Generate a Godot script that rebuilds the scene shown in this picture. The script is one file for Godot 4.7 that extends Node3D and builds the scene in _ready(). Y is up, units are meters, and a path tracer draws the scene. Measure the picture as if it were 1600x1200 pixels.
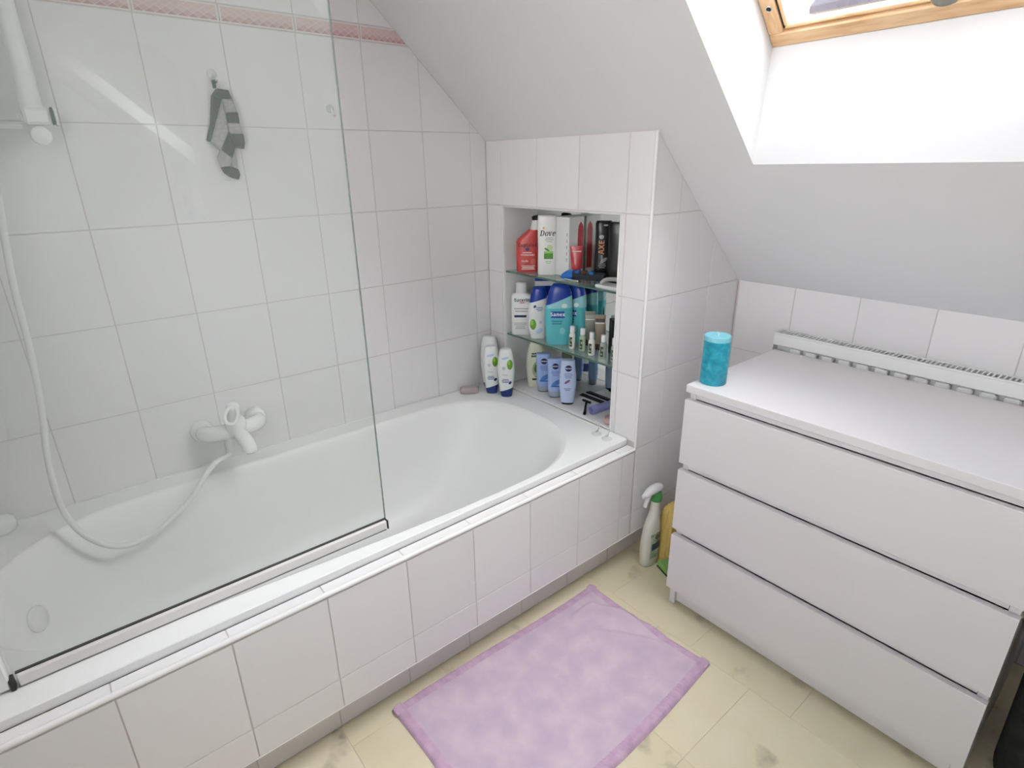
extends Node3D
# Attic bathroom: built-in tub under a roof slope, niche with toiletries, roof window, chest of drawers.
# x runs along the tub, z from the tiled long wall towards the camera, y is up; metres.

const ZF := 0.7804        # face of the tub apron and of the side wall
const XK := 0.5214        # face of the knee wall
const SL := 1.4541        # height of the roof slope at x = 0
const SM := 0.9163        # fall of the slope per metre of x
const RIM := 0.5035
const TW := 0.2
const TH := 0.2505
const R2 := 1.2283
const CEIL := 2.40
const XL := -1.75
const ZB := 3.58

var M := {}
var cache := {}
var taken := {}

# ---------------------------------------------------------------- mesh tools
class Geo:
	var v := PackedVector3Array()
	var g := PackedInt32Array()
	var uv := PackedVector2Array()
	func tri(a: Vector3, b: Vector3, c: Vector3, s := -1, ua := Vector2.ZERO, ub := Vector2.ZERO, uc := Vector2.ZERO) -> void:
		v.append(a); v.append(b); v.append(c); g.append(s)
		uv.append(ua); uv.append(ub); uv.append(uc)
	func quad(a: Vector3, b: Vector3, c: Vector3, d: Vector3, s := -1) -> void:
		tri(a, b, c, s, Vector2(0, 1), Vector2(1, 1), Vector2(1, 0)); tri(a, c, d, s, Vector2(0, 1), Vector2(1, 0), Vector2(0, 0))
	# chamfered box
	func box(c: Vector3, size: Vector3, b := 0.001, t := Transform3D.IDENTITY) -> void:
		var h := size * 0.5
		b = minf(b, minf(h.x, minf(h.y, h.z)) * 0.9)
		for ax in 3:
			var u := (ax + 1) % 3
			var w := (ax + 2) % 3
			for s in [-1.0, 1.0]:
				var q := []
				for k in [[-1, -1], [1, -1], [1, 1], [-1, 1]]:
					var p := Vector3.ZERO
					p[ax] = s * h[ax]; p[u] = k[0] * (h[u] - b); p[w] = k[1] * (h[w] - b)
					q.append(t * (c + p))
				if s > 0: quad(q[0], q[3], q[2], q[1])
				else: quad(q[0], q[1], q[2], q[3])
			# edges parallel to ax
			for su in [-1.0, 1.0]:
				for sw in [-1.0, 1.0]:
					var a := Vector3.ZERO; var d := Vector3.ZERO
					a[u] = su * h[u]; a[w] = sw * (h[w] - b)
					d[u] = su * (h[u] - b); d[w] = sw * h[w]
					var e := Vector3.ZERO; e[ax] = h[ax] - b
					var n: float = su * sw
					if n > 0: quad(t * (c + a - e), t * (c + a + e), t * (c + d + e), t * (c + d - e))
					else: quad(t * (c + a - e), t * (c + d - e), t * (c + d + e), t * (c + a + e))
		for sx in [-1.0, 1.0]:
			for sy in [-1.0, 1.0]:
				for sz in [-1.0, 1.0]:
					var p1 := c + Vector3(sx * h.x, sy * (h.y - b), sz * (h.z - b))
					var p2 := c + Vector3(sx * (h.x - b), sy * h.y, sz * (h.z - b))
					var p3 := c + Vector3(sx * (h.x - b), sy * (h.y - b), sz * h.z)
					if sx * sy * sz > 0: tri(t * p1, t * p3, t * p2)
					else: tri(t * p1, t * p2, t * p3)
	# polygon (counter-clockwise in x,y) extruded from z0 to z1, front edge chamfered by b
	func prism(poly: PackedVector2Array, z0: float, z1: float, b := 0.0, t := Transform3D.IDENTITY) -> void:
		var n := poly.size()
		var front := poly
		if b > 0.0: front = Geo.inset(poly, b)
		var f := []
		for p in front: f.append(t * Vector3(p.x, p.y, z1))
		var m := []
		for p in poly: m.append(t * Vector3(p.x, p.y, z1 - b))
		var k := []
		for p in poly: k.append(t * Vector3(p.x, p.y, z0))
		var lo := poly[0]; var hi := poly[0]
		for p in poly:
			lo = lo.min(p); hi = hi.max(p)
		var ix := Geometry2D.triangulate_polygon(front)
		for i in range(0, ix.size(), 3):
			var q := []
			for j in 3: q.append((front[ix[i + j]] - lo) / (hi - lo))
			tri(f[ix[i]], f[ix[i + 2]], f[ix[i + 1]], -1, q[0], q[2], q[1])
			tri(k[ix[i]], k[ix[i + 1]], k[ix[i + 2]], -1, q[0], q[1], q[2])
		for i in n:
			var j := (i + 1) % n
			quad(k[i], m[i], m[j], k[j])
			if b > 0.0: quad(m[i], f[i], f[j], m[j])
	static func inset(poly: PackedVector2Array, b: float) -> PackedVector2Array:
		var n := poly.size()
		var out := PackedVector2Array()
		for i in n:
			var p0 := poly[(i + n - 1) % n]; var p := poly[i]; var p1 := poly[(i + 1) % n]
			var d0 := (p - p0).normalized(); var d1 := (p1 - p).normalized()
			var n0 := Vector2(-d0.y, d0.x); var n1 := Vector2(-d1.y, d1.x)
			var bis := n0 + n1
			var k := b / maxf(0.3, bis.length_squared() * 0.5)
			out.append(p + bis * k)
		return out
	# rings of equal size joined by smooth walls
	func loft(rings: Array, s := 1, cap0 := true, cap1 := true, closed := true) -> void:
		var n: int = rings[0].size()
		for r in rings.size() - 1:
			var a: PackedVector3Array = rings[r]; var b: PackedVector3Array = rings[r + 1]
			for i in (n if closed else n - 1):
				var j := (i + 1) % n
				var u0 := float(i) / n; var u1 := float(i + 1) / n
				var w0 := float(r) / (rings.size() - 1); var w1 := float(r + 1) / (rings.size() - 1)
				tri(a[i], b[i], b[j], s, Vector2(u0, 1 - w0), Vector2(u0, 1 - w1), Vector2(u1, 1 - w1))
				tri(a[i], b[j], a[j], s, Vector2(u0, 1 - w0), Vector2(u1, 1 - w1), Vector2(u1, 1 - w0))
		if cap0: cap(rings[0], true)
		if cap1: cap(rings[-1], false)
	func cap(ring: PackedVector3Array, flip: bool) -> void:
		var c := Vector3.ZERO
		for p in ring: c += p
		c /= ring.size()
		for i in ring.size():
			var j := (i + 1) % ring.size()
			if flip: tri(c, ring[i], ring[j])
			else: tri(c, ring[j], ring[i])
	# profile of (radius, height) turned about the y axis of t
	func lathe(profile: PackedVector2Array, n := 24, t := Transform3D.IDENTITY, s := 1, caps := true) -> void:
		var rings := []
		for p in profile:
			var r := PackedVector3Array()
			for i in n:
				var a := TAU * i / n
				r.append(t * Vector3(cos(a) * maxf(p.x, 0.00005), p.y, -sin(a) * maxf(p.x, 0.00005)))
			rings.append(r)
		loft(rings, s, caps, caps)
	# round bar along points; radii may be one number or an array
	func tube(pts: PackedVector3Array, radius, n := 10, s := 1, flat := 1.0) -> void:
		var rings := []
		var up := Vector3.UP
		if absf((pts[1] - pts[0]).normalized().dot(up)) > 0.9: up = Vector3.BACK
		for k in pts.size():
			var d := (pts[mini(k + 1, pts.size() - 1)] - pts[maxi(k - 1, 0)]).normalized()
			var side := d.cross(up).normalized()
			up = side.cross(d).normalized()
			var rr: float = radius[k] if radius is Array else radius
			var r := PackedVector3Array()
			for i in n:
				var a := TAU * i / n
				r.append(pts[k] + side * cos(a) * rr - up * sin(a) * rr * flat)
			rings.append(r)
		loft(rings, s)
	func mesh(flip_to_outside := true) -> ArrayMesh:
		var vol := 0.0
		for i in range(0, v.size(), 3): vol += v[i].dot(v[i + 1].cross(v[i + 2]))
		var flip := flip_to_outside and vol > 0.0
		var st := SurfaceTool.new()
		st.begin(Mesh.PRIMITIVE_TRIANGLES)
		for i in g.size():
			st.set_smooth_group(g[i])
			for k in ([0, 2, 1] if flip else [0, 1, 2]):
				st.set_uv(uv[i * 3 + k]); st.add_vertex(v[i * 3 + k])
		st.generate_normals()
		return st.commit()

# ---------------------------------------------------------------- nodes
func numbered(called: String) -> String:
	if not taken.has(called):
		taken[called] = 0
		return called
	taken[called] += 1
	return "%s_%03d" % [called, taken[called]]

func part(parent: Node, called: String, mesh: Mesh, m: Material, at := Vector3.ZERO, label := "") -> MeshInstance3D:
	var o := MeshInstance3D.new()
	o.name = called; o.mesh = mesh; o.material_override = m; o.position = at
	if label: o.set_meta("label", label)
	parent.add_child(o, true)
	return o

func thing(called: String, label: String, category: String, at := Vector3.ZERO, yaw := 0.0, group := "") -> Node3D:
	var o := Node3D.new()
	o.name = numbered(called); add_child(o)
	o.position = at; o.rotation.y = deg_to_rad(yaw)
	o.set_meta("label", label); o.set_meta("category", category)
	if group: o.set_meta("group", group)
	return o

func one(called: String, mesh: Mesh, m: Material, label: String, category: String, at := Vector3.ZERO, yaw := 0.0) -> MeshInstance3D:
	var o := MeshInstance3D.new()
	o.name = numbered(called); o.mesh = mesh; o.material_override = m; add_child(o)
	o.position = at; o.rotation.y = deg_to_rad(yaw)
	o.set_meta("label", label); o.set_meta("category", category)
	return o

func struct(called: String, mesh: Mesh, m: Material) -> MeshInstance3D:
	var o := MeshInstance3D.new()
	o.name = called; o.mesh = mesh; o.material_override = m; add_child(o)
	o.set_meta("kind", "structure")
	return o

func mat(c: Color, rough := 0.5, metal := 0.0) -> StandardMaterial3D:
	var m := StandardMaterial3D.new()
	m.albedo_color = c; m.roughness = rough; m.metallic = metal
	return m

func noise_tex(freq: float, seed_: int, ramp: Array, size := 512, oct := 4, normal := false, kind := FastNoiseLite.TYPE_SIMPLEX_SMOOTH) -> NoiseTexture2D:
	var n := FastNoiseLite.new()
	n.seed = seed_; n.frequency = freq; n.fractal_octaves = oct; n.noise_type = kind
	var t := NoiseTexture2D.new()
	t.width = size; t.height = size; t.seamless = true; t.noise = n
	if normal:
		t.as_normal_map = true; t.bump_strength = 4.0
	elif ramp.size():
		var gr := Gradient.new()
		var off := PackedFloat32Array(); var col := PackedColorArray()
		for r in ramp:
			off.append(r[0]); col.append(r[1])
		gr.offsets = off; gr.colors = col
		t.color_ramp = gr
	return t

func tri_mat(tex: Texture2D, scale: Vector3, rough: float, world := true) -> StandardMaterial3D:
	var m := mat(Color.WHITE, rough)
	m.albedo_texture = tex; m.uv1_triplanar = true; m.uv1_world_triplanar = world; m.uv1_scale = scale
	return m

func slope_y(x: float) -> float:
	return SL - SM * x

func P2(a: Array) -> PackedVector2Array:
	var o := PackedVector2Array()
	for i in range(0, a.size(), 2): o.append(Vector2(a[i], a[i + 1]))
	return o

# keeps the part of a polygon where n.p <= c
func clip(poly: PackedVector2Array, n: Vector2, c: float) -> PackedVector2Array:
	var o := PackedVector2Array()
	for i in poly.size():
		var a := poly[i]; var b := poly[(i + 1) % poly.size()]
		var da := n.dot(a) - c; var db := n.dot(b) - c
		if da <= 0: o.append(a)
		if da * db < 0: o.append(a.lerp(b, da / (da - db)))
	return o

func rect(x0: float, y0: float, x1: float, y1: float) -> PackedVector2Array:
	return P2([x0, y0, x1, y0, x1, y1, x0, y1])

func area(p: PackedVector2Array) -> float:
	var a := 0.0
	for i in p.size(): a += p[i].cross(p[(i + 1) % p.size()])
	return a * 0.5

# ---------------------------------------------------------------- tiling
var joint := 0.0024
var tile_no := 0

# lays tiles over a grid; each one its own mesh, cut by the slope where asked.
# t maps (u, v, depth) to the room: depth 0 is the grout face, tiles stand proud.
func tiles(parent: Node, us: Array, vs: Array, t: Transform3D, holes := [], slope := Vector3.ZERO, called := "tile", mats := "tile") -> void:
	for i in us.size() - 1:
		for j in vs.size() - 1:
			var h := joint * 0.5
			var u0: float = minf(us[i], us[i + 1]) + h
			var u1: float = maxf(us[i], us[i + 1]) - h
			var v0: float = minf(vs[j], vs[j + 1]) + h
			var v1: float = maxf(vs[j], vs[j + 1]) - h
			var pieces := [rect(u0, v0, u1, v1)]
			for r: Rect2 in holes:
				var next := []
				for q: PackedVector2Array in pieces:
					# below, above, left of and right of the opening
					var beside := clip(clip(q, Vector2(0, 1), r.end.y), Vector2(0, -1), -r.position.y)
					for cut in [clip(q, Vector2(0, 1), r.position.y), clip(q, Vector2(0, -1), -r.end.y), clip(beside, Vector2(1, 0), r.position.x), clip(beside, Vector2(-1, 0), -r.end.x)]:
						if cut.size() > 2 and area(cut) > 2e-5: next.append(cut)
				# an uncut tile stays whole
				if not Rect2(u0, v0, u1 - u0, v1 - v0).intersects(r): next = [q_whole(pieces)]
				pieces = next
			for q: PackedVector2Array in pieces:
				if slope != Vector3.ZERO: q = clip(q, Vector2(slope.x, slope.y), slope.z)
				if q.size() < 3 or area(q) < 6e-5: continue
				var lo := q[0]
				for p in q: lo = lo.min(p)
				var key := ""
				var loc := PackedVector2Array()
				for p in q:
					loc.append(p - lo); key += "%.4f,%.4f;" % [p.x - lo.x, p.y - lo.y]
				if not cache.has(key):
					var ge := Geo.new()
					ge.prism(loc, -0.005, 0.0016, 0.0007)
					cache[key] = ge.mesh()
				var o := MeshInstance3D.new()
				o.name = called; o.mesh = cache[key]
				tile_no += 1
				var set_: Array = M[mats]
				o.material_override = set_[(tile_no * 7 + i * 3 + j) % set_.size()]
				# a hair of unevenness, as tiles are laid
				var wob := sin(tile_no * 12.9898) * 43758.5453
				wob -= floor(wob)
				o.transform = t * Transform3D(Basis.IDENTITY, Vector3(lo.x, lo.y, (wob - 0.5) * 0.0004))
				parent.add_child(o, true)

func q_whole(p: Array) -> PackedVector2Array:
	return p[0]

func steps(from: float, step: float, n: int) -> Array:
	var o := []
	for i in n: o.append(from + step * i)
	return o

# ---------------------------------------------------------------- bottles
# a bottle is a stack of sections [y, half width, half depth, exponent, shift in x, tilt]
func ring(s: Array, n := 32, grow := 0.0) -> PackedVector3Array:
	var o := PackedVector3Array()
	var e: float = 2.0 / (s[3] if s.size() > 3 else 2.4)
	var ox: float = s[4] if s.size() > 4 else 0.0
	var tilt: float = s[5] if s.size() > 5 else 0.0
	for i in n:
		var a := TAU * i / n
		var c := cos(a); var d := sin(a)
		var x: float = signf(c) * pow(absf(c), e) * (s[1] + grow)
		var z: float = -signf(d) * pow(absf(d), e) * (s[2] + grow)
		o.append(Vector3(x + ox, s[0] + tilt * x, z))
	return o

func body_mesh(secs: Array, n := 32) -> ArrayMesh:
	var ge := Geo.new()
	var rings := []
	for s in secs: rings.append(ring(s, n))
	ge.loft(rings)
	return ge.mesh()

func front_z(secs: Array, x: float, y: float) -> float:
	var a: Array = secs[0]; var b: Array = secs[-1]
	for k in secs.size() - 1:
		if y >= secs[k][0] and y <= secs[k + 1][0]:
			a = secs[k]; b = secs[k + 1]
			break
	var f: float = clampf((y - a[0]) / maxf(b[0] - a[0], 1e-5), 0, 1)
	var rx: float = lerpf(a[1], b[1], f); var rz: float = lerpf(a[2], b[2], f)
	var e: float = lerpf(a[3] if a.size() > 3 else 2.4, b[3] if b.size() > 3 else 2.4, f)
	var ox: float = lerpf(a[4] if a.size() > 4 else 0.0, b[4] if b.size() > 4 else 0.0, f)
	var u := clampf(absf(x - ox) / rx, 0, 0.97)
	return rz * pow(1.0 - pow(u, e), 1.0 / e)

# print laid on the front (or back) of a bottle; shape "rect" or "disc"
func patch(parent: Node, called: String, secs: Array, cx: float, cy: float, hw: float, hh: float, m: Material, disc := false, back := false, lift := 0.0005, slant := 0.0) -> void:
	var ge := Geo.new()
	var n := 10
	var pts := []
	for i in n + 1:
		var row := []
		for j in n + 1:
			var a := 2.0 * i / n - 1.0; var b := 2.0 * j / n - 1.0
			var u := a; var w := b
			if disc:
				u = a * sqrt(1.0 - b * b * 0.5); w = b * sqrt(1.0 - a * a * 0.5)
			var x := cx + u * hw; var y := cy + w * hh + slant * u * hw
			var z := front_z(secs, x, y) + lift
			row.append(Vector3(-x, y, -z) if back else Vector3(x, y, z))
		pts.append(row)
	for i in n:
		for j in n:
			ge.quad(pts[i][j], pts[i][j + 1], pts[i + 1][j + 1], pts[i + 1][j], 1)
	part(parent, called, ge.mesh(false), m)

func lettering(parent: Node, words: String, secs: Array, cx: float, cy: float, em: float, m: Material, serif := false, turn := 0.0, lift := 0.0007, squeeze := 1.0, slant := 0.0) -> void:
	var f := SystemFont.new()
	f.font_names = PackedStringArray(["Droid Serif" if serif else "Droid Sans"])
	f.font_weight = 700
	var tm := TextMesh.new()
	tm.text = words; tm.font = f; tm.font_size = 32; tm.pixel_size = em / 32.0; tm.depth = 0.0002
	tm.curve_step = 2.0
	var src := tm.get_mesh_arrays()
	var vs: PackedVector3Array = src[Mesh.ARRAY_VERTEX]
	for i in vs.size():
		var p := Vector2(vs[i].x * squeeze + vs[i].y * slant, vs[i].y).rotated(turn)
		var x := cx + p.x; var y := cy + p.y
		vs[i] = Vector3(x, y, (front_z(secs, x, y) if secs.size() else 0.0) + lift + vs[i].z)
	var arr := []
	arr.resize(Mesh.ARRAY_MAX)
	arr[Mesh.ARRAY_VERTEX] = vs
	arr[Mesh.ARRAY_INDEX] = src[Mesh.ARRAY_INDEX]
	arr[Mesh.ARRAY_NORMAL] = src[Mesh.ARRAY_NORMAL]
	var am := ArrayMesh.new()
	am.add_surface_from_arrays(Mesh.PRIMITIVE_TRIANGLES, arr)
	part(parent, "lettering", am, m)

# lines of print too small to read, as thin bars
func print_lines(parent: Node, secs: Array, cx: float, y0: float, widths: Array, pitch: float, h: float, m: Material) -> void:
	for k in widths.size():
		patch(parent, "print", secs, cx, y0 - k * pitch, widths[k] * 0.5, h * 0.5, m, false, false, 0.0006)

# ---------------------------------------------------------------- the place
func _ready() -> void:
	view_and_light()
	materials()
	shell()
	roof_window()
	bathtub()
	glass_screen()
	mixer_and_shower()
	wall_things()
	radiator()
	dresser()
	floor_things()
	niche_top()
	niche_middle()
	niche_bottom()
	rim_things()
	beyond()

func view_and_light() -> void:
	var cam := Camera3D.new()
	cam.name = "camera"
	cam.fov = 67.812
	cam.near = 0.02
	cam.transform = Transform3D(Basis(Vector3(0.77179, -0.01383, 0.63573), Vector3(0.23760, 0.93362, -0.26814), Vector3(-0.58982, 0.35800, 0.72384)), Vector3(-1.3890, 1.3685, 1.8399))
	add_child(cam)
	cam.current = true
	var env := Environment.new()
	env.tonemap_mode = Environment.TONE_MAPPER_LINEAR
	env.tonemap_exposure = 4.0
	env.background_mode = Environment.BG_SKY
	var sm := ProceduralSkyMaterial.new()
	sm.sky_top_color = Color(0.60, 0.63, 0.67)
	sm.sky_horizon_color = Color(1.0, 0.99, 0.985)
	sm.ground_horizon_color = Color(0.86, 0.84, 0.82)
	sm.ground_bottom_color = Color(0.62, 0.61, 0.58)
	sm.sky_curve = 0.25
	var sky := Sky.new()
	sky.sky_material = sm
	env.sky = sky
	env.background_energy_multiplier = 4.0
	env.ambient_light_source = Environment.AMBIENT_SOURCE_DISABLED
	env.sdfgi_enabled = true
	env.ssao_enabled = true
	env.ssil_enabled = true
	var we := WorldEnvironment.new()
	we.name = "world_environment"
	we.environment = env
	add_child(we)
	# sun behind thin cloud: a broad, soft source high on the window's side
	var sun := DirectionalLight3D.new()
	sun.name = "veiled_sun"
	sun.light_color = Color(1.0, 0.985, 0.96)
	sun.light_energy = 0.7
	sun.light_angular_distance = 60.0
	sun.shadow_enabled = true
	sun.sky_mode = DirectionalLight3D.SKY_MODE_LIGHT_ONLY
	add_child(sun)
	sun.look_at_from_position(Vector3(0.30, 0.85, 0.43), Vector3.ZERO)

func materials() -> void:
	M.paint = mat(Color(0.895, 0.895, 0.90), 0.85)
	M.grout = mat(Color(0.82, 0.785, 0.78), 0.9)
	M.tile = []
	for k in 4:
		var c: float = [0.905, 0.915, 0.90, 0.91][k]
		M.tile.append(mat(Color(c + 0.006, c - 0.004, c - 0.002), 0.22))
	M.border = [border_print()]
	var flr := []
	for k in 4:
		var base: Color = [Color(0.91, 0.86, 0.745), Color(0.89, 0.845, 0.72), Color(0.92, 0.872, 0.765), Color(0.88, 0.835, 0.71)][k]
		var tx := noise_tex(0.006, 20 + k, [[0.0, base.darkened(0.24)], [0.13, base.darkened(0.10)], [0.3, base], [0.7, base.lightened(0.06)], [1.0, base.lightened(0.12)]], 512, 6)
		flr.append(tri_mat(tx, Vector3(1.7, 1.7, 1.7), 0.38))
	M.floor_tile = flr
	M.floor_joint = mat(Color(0.84, 0.785, 0.67), 0.8)
	M.acrylic = mat(Color(0.93, 0.93, 0.925), 0.38)
	M.white = mat(Color(0.90, 0.90, 0.895), 0.3)
	M.white_gloss = mat(Color(0.92, 0.92, 0.915), 0.18)
	M.trim = mat(Color(0.925, 0.92, 0.915), 0.25)
	M.alu = mat(Color(0.86, 0.845, 0.835), 0.4)
	M.seal = mat(Color(0.16, 0.16, 0.15), 0.6)
	M.seal_grey = mat(Color(0.50, 0.50, 0.49), 0.6)
	M.foil = mat(Color(0.90, 0.885, 0.885), 0.33)
	M.chrome = mat(Color(0.85, 0.85, 0.85), 0.15, 1.0)
	M.mirror = mat(Color(0.88, 0.90, 0.885), 0.02, 1.0)
	M.dark = mat(Color(0.05, 0.05, 0.055), 0.35)
	var gl := mat(Color(0.78, 0.86, 0.82, 0.07), 0.0)
	gl.transparency = BaseMaterial3D.TRANSPARENCY_ALPHA
	M.screen = gl
	var pane := mat(Color(0.9, 0.95, 0.95, 0.03), 0.0)
	pane.transparency = BaseMaterial3D.TRANSPARENCY_ALPHA
	M.pane = pane
	var sh := mat(Color(0.78, 0.88, 0.83, 0.32), 0.0)
	sh.transparency = BaseMaterial3D.TRANSPARENCY_ALPHA
	M.shelf = sh
	M.shelf_edge = mat(Color(0.30, 0.42, 0.37), 0.15)
	M.glass_edge = mat(Color(0.42, 0.47, 0.44), 0.2)
	var clear := mat(Color(0.9, 0.92, 0.9, 0.25), 0.05)
	clear.transparency = BaseMaterial3D.TRANSPARENCY_ALPHA
	M.clear = clear
	# pine of the roof window
	var wood := noise_tex(0.012, 5, [[0.0, Color(0.76, 0.57, 0.39)], [0.35, Color(0.87, 0.71, 0.53)], [0.6, Color(0.91, 0.77, 0.60)], [1.0, Color(0.94, 0.83, 0.68)]], 512, 4)
	M.pine_z = tri_mat(wood, Vector3(9.0, 9.0, 1.1), 0.4)
	M.pine_s = tri_mat(wood, Vector3(2.2, 2.2, 9.0), 0.4)
	# lavender terry: uneven dye, worn patches
	var dye := noise_tex(0.011, 71, [[0.0, Color(0.775, 0.69, 0.775)], [0.35, Color(0.80, 0.715, 0.79)], [0.65, Color(0.83, 0.745, 0.80)], [1.0, Color(0.855, 0.785, 0.82)]], 512, 5)
	M.terry = tri_mat(dye, Vector3(1.7, 1.7, 1.7), 0.95)
	M.terry.heightmap_enabled = true
	M.terry.heightmap_texture = noise_tex(0.25, 72, [], 512, 2)
	M.terry.heightmap_scale = 0.02
	M.terry.rim_enabled = true
	M.terry.rim = 0.5
	var dye2 := noise_tex(0.02, 73, [[0.0, Color(0.735, 0.61, 0.73)], [0.5, Color(0.795, 0.67, 0.77)], [1.0, Color(0.85, 0.735, 0.815)]], 256, 4)
	M.hem = tri_mat(dye2, Vector3(4, 4, 4), 0.95)

# pink border tile: white edges, rows of triangles in two pinks with fine pale lines
func border_print() -> StandardMaterial3D:
	var im := Image.create(512, 112, false, Image.FORMAT_RGB8)
	var rng := RandomNumberGenerator.new()
	rng.seed = 9
	for y in 112:
		for x in 512:
			var c := Color(0.855, 0.745, 0.745)
			var u := x / 64.0; var v := (y - 14) / 42.0
			var a := u + v; var b := u - v
			var fa: float = a - floorf(a); var fb: float = b - floorf(b)
			var cell := int(floor(a)) * 7 + int(floor(b)) * 13
			if (cell % 5 + 5) % 5 == 0: c = Color(0.76, 0.60, 0.605)
			elif (cell % 5 + 5) % 5 == 2: c = Color(0.81, 0.68, 0.68)
			if fa < 0.07 or fb < 0.07: c = Color(0.90, 0.82, 0.82)
			if y < 12 or y > 99: c = Color(0.885, 0.865, 0.865)
			if x < 12 or x > 500: c = Color(0.885, 0.865, 0.865)
			var n := rng.randf_range(-0.012, 0.012)
			im.set_pixel(x, y, Color(c.r + n, c.g + n, c.b + n))
	var m := mat(Color.WHITE, 0.25)
	m.albedo_texture = ImageTexture.create_from_image(im)
	return m

func ext(ge: Geo, poly: PackedVector2Array, z0: float, z1: float) -> void:
	ge.prism(poly, z0, z1)

func shell() -> void:
	var ge := Geo.new()
	# floor: joint bed, then laid tiles
	ge.box(Vector3((XL + XK + 0.1) * 0.5, -0.06, ZB * 0.5), Vector3(XK - XL + 0.5, 0.12 - 0.0024, ZB + 0.3), 0.0)
	var fl := struct("floor", ge.mesh(), M.floor_joint)
	var p := 0.307
	var cols := [0.5214, 0.469, 0.162, -0.145, -0.452, -0.759, -1.066, -1.373, -1.68, XL]
	var offs := [0.03, 0.145, 0.145, 0.03, 0.03, 0.09, 0.0, 0.12, 0.05]
	var ft := Transform3D(Basis(Vector3(1, 0, 0), Vector3(0, 0, -1), Vector3(0, 1, 0)), Vector3(0, -0.0018, 0))
	joint = 0.0012
	for k in cols.size() - 1:
		var zs := [-0.70]
		var z: float = 1.307 - p * 2 + offs[k]
		while z < ZB:
			if z > 0.74: zs.append(-z)
			z += p
		zs.append(-ZB)
		tiles(fl, [cols[k], cols[k + 1]], zs, ft, [], Vector3.ZERO, "floor_tile", "floor_tile")

	joint = 0.0024
	# long wall behind the tub
	ge = Geo.new()
	ge.prism(P2([XL, 0, XK + 0.1, 0, XK + 0.1, slope_y(XK + 0.1), (SL - CEIL) / SM, CEIL, XL, CEIL]), -0.12, -0.0016)
	var wb := struct("wall_back", ge.mesh(), M.grout)
	var us := [0.0]
	for k in 9: us.append(-0.0686 - TW * k)
	us.append(XL)
	var rows := [RIM - 0.004, R2 - 2 * TH, R2 - TH, R2, R2 + TH, R2 + 2 * TH]
	var onz := Transform3D(Basis.IDENTITY, Vector3(0, 0, -0.0016))
	var sl := Vector3(SM, 1, SL - 0.002)
	tiles(wb, us, rows, onz, [], sl)
	tiles(wb, us, [1.7742, 1.7742 + TH, 1.7742 + TH * 2, CEIL], onz, [], sl)
	tiles(wb, steps(-0.0686 - 0.1985, -0.2, 9), [R2 + 2 * TH, 1.7742], onz, [], sl, "border_tile", "border")

	# boxed-in shaft with the niche
	ge = Geo.new()
	var a := 0.0016
	var deep := 0.17
	ge.prism(P2([a, 0, XK + 0.1, 0, XK + 0.1, slope_y(XK + 0.1), a, slope_y(a)]), 0.0, 0.098)
	ge.prism(P2([a, 0, XK + 0.1, 0, XK + 0.1, slope_y(XK + 0.1), a, slope_y(a)]), 0.667, ZF - 0.0016 - 0.09)
	ge.prism(P2([a, 0.135, XK + 0.1, 0.135, XK + 0.1, slope_y(XK + 0.1), a, slope_y(a)]), ZF - 0.0916, ZF - 0.0016)
	ge.prism(P2([deep, 0, XK + 0.1, 0, XK + 0.1, slope_y(XK + 0.1), deep, slope_y(deep)]), 0.098, 0.667)
	ge.prism(P2([a, 0, deep, 0, deep, 0.512, a, 0.512]), 0.098, 0.667)
	ge.prism(P2([a, 1.2245, deep, 1.2245, deep, slope_y(deep), a, slope_y(a)]), 0.098, 0.667)
	var wn := struct("wall_niche", ge.mesh(), M.grout)
	# face towards the tub: u = z, v = y, outward = -x
	var facex := Transform3D(Basis(Vector3(0, 0, 1), Vector3(0, 1, 0), Vector3(-1, 0, 0)), Vector3(a, 0, 0))
	var hole := Rect2(0.094, 0.4, 0.577, 0.8285)
	tiles(wn, [0.0, 0.086, 0.286, 0.486, 0.686, ZF - 0.006], [RIM - 0.004, R2 - 2 * TH, R2 - TH, R2, SL - 0.002], facex, [hole])
	# lining of the niche
	var lin := Geo.new()
	lin.box(Vector3(deep * 0.5, 0.868, 0.0985), Vector3(deep - 0.004, 0.705, 0.003), 0.0003)
	lin.box(Vector3(deep * 0.5, 0.868, 0.6665), Vector3(deep - 0.004, 0.705, 0.003), 0.0003)
	lin.box(Vector3(deep * 0.5, 1.2235, 0.3825), Vector3(deep - 0.004, 0.003, 0.568), 0.0003)
	part(wn, "lining", lin.mesh(), M.white)
	var ups := Transform3D(Basis(Vector3(0, 0, 1), Vector3(1, 0, 0), Vector3(0, 1, 0)), Vector3(0, 0.5134, 0))
	tiles(wn, [0.1, 0.207, 0.40, 0.593, 0.665], [0.004, deep], ups)
	# plastic edge strips round the opening
	var et := Geo.new()
	et.box(Vector3(-0.001, 0.866, 0.0965), Vector3(0.007, 0.722, 0.006), 0.0015)
	part(wn, "edge_strip", et.mesh(), M.trim)
	et = Geo.new(); et.box(Vector3(-0.001, 0.866, 0.669), Vector3(0.007, 0.722, 0.006), 0.0015)
	part(wn, "edge_strip", et.mesh(), M.trim)
	et = Geo.new(); et.box(Vector3(-0.001, 1.2265, 0.3828), Vector3(0.007, 0.005, 0.578), 0.0015)
	part(wn, "edge_strip", et.mesh(), M.trim)
	et = Geo.new(); et.box(Vector3(-0.001, 0.5125, 0.3828), Vector3(0.007, 0.006, 0.578), 0.0015)
	part(wn, "edge_strip", et.mesh(), M.trim)
	# the mirror lining the back of the niche
	ge = Geo.new()
	ge.box(Vector3(deep - 0.002, 0.869, 0.3825), Vector3(0.003, 0.702, 0.564), 0.0004)
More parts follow.
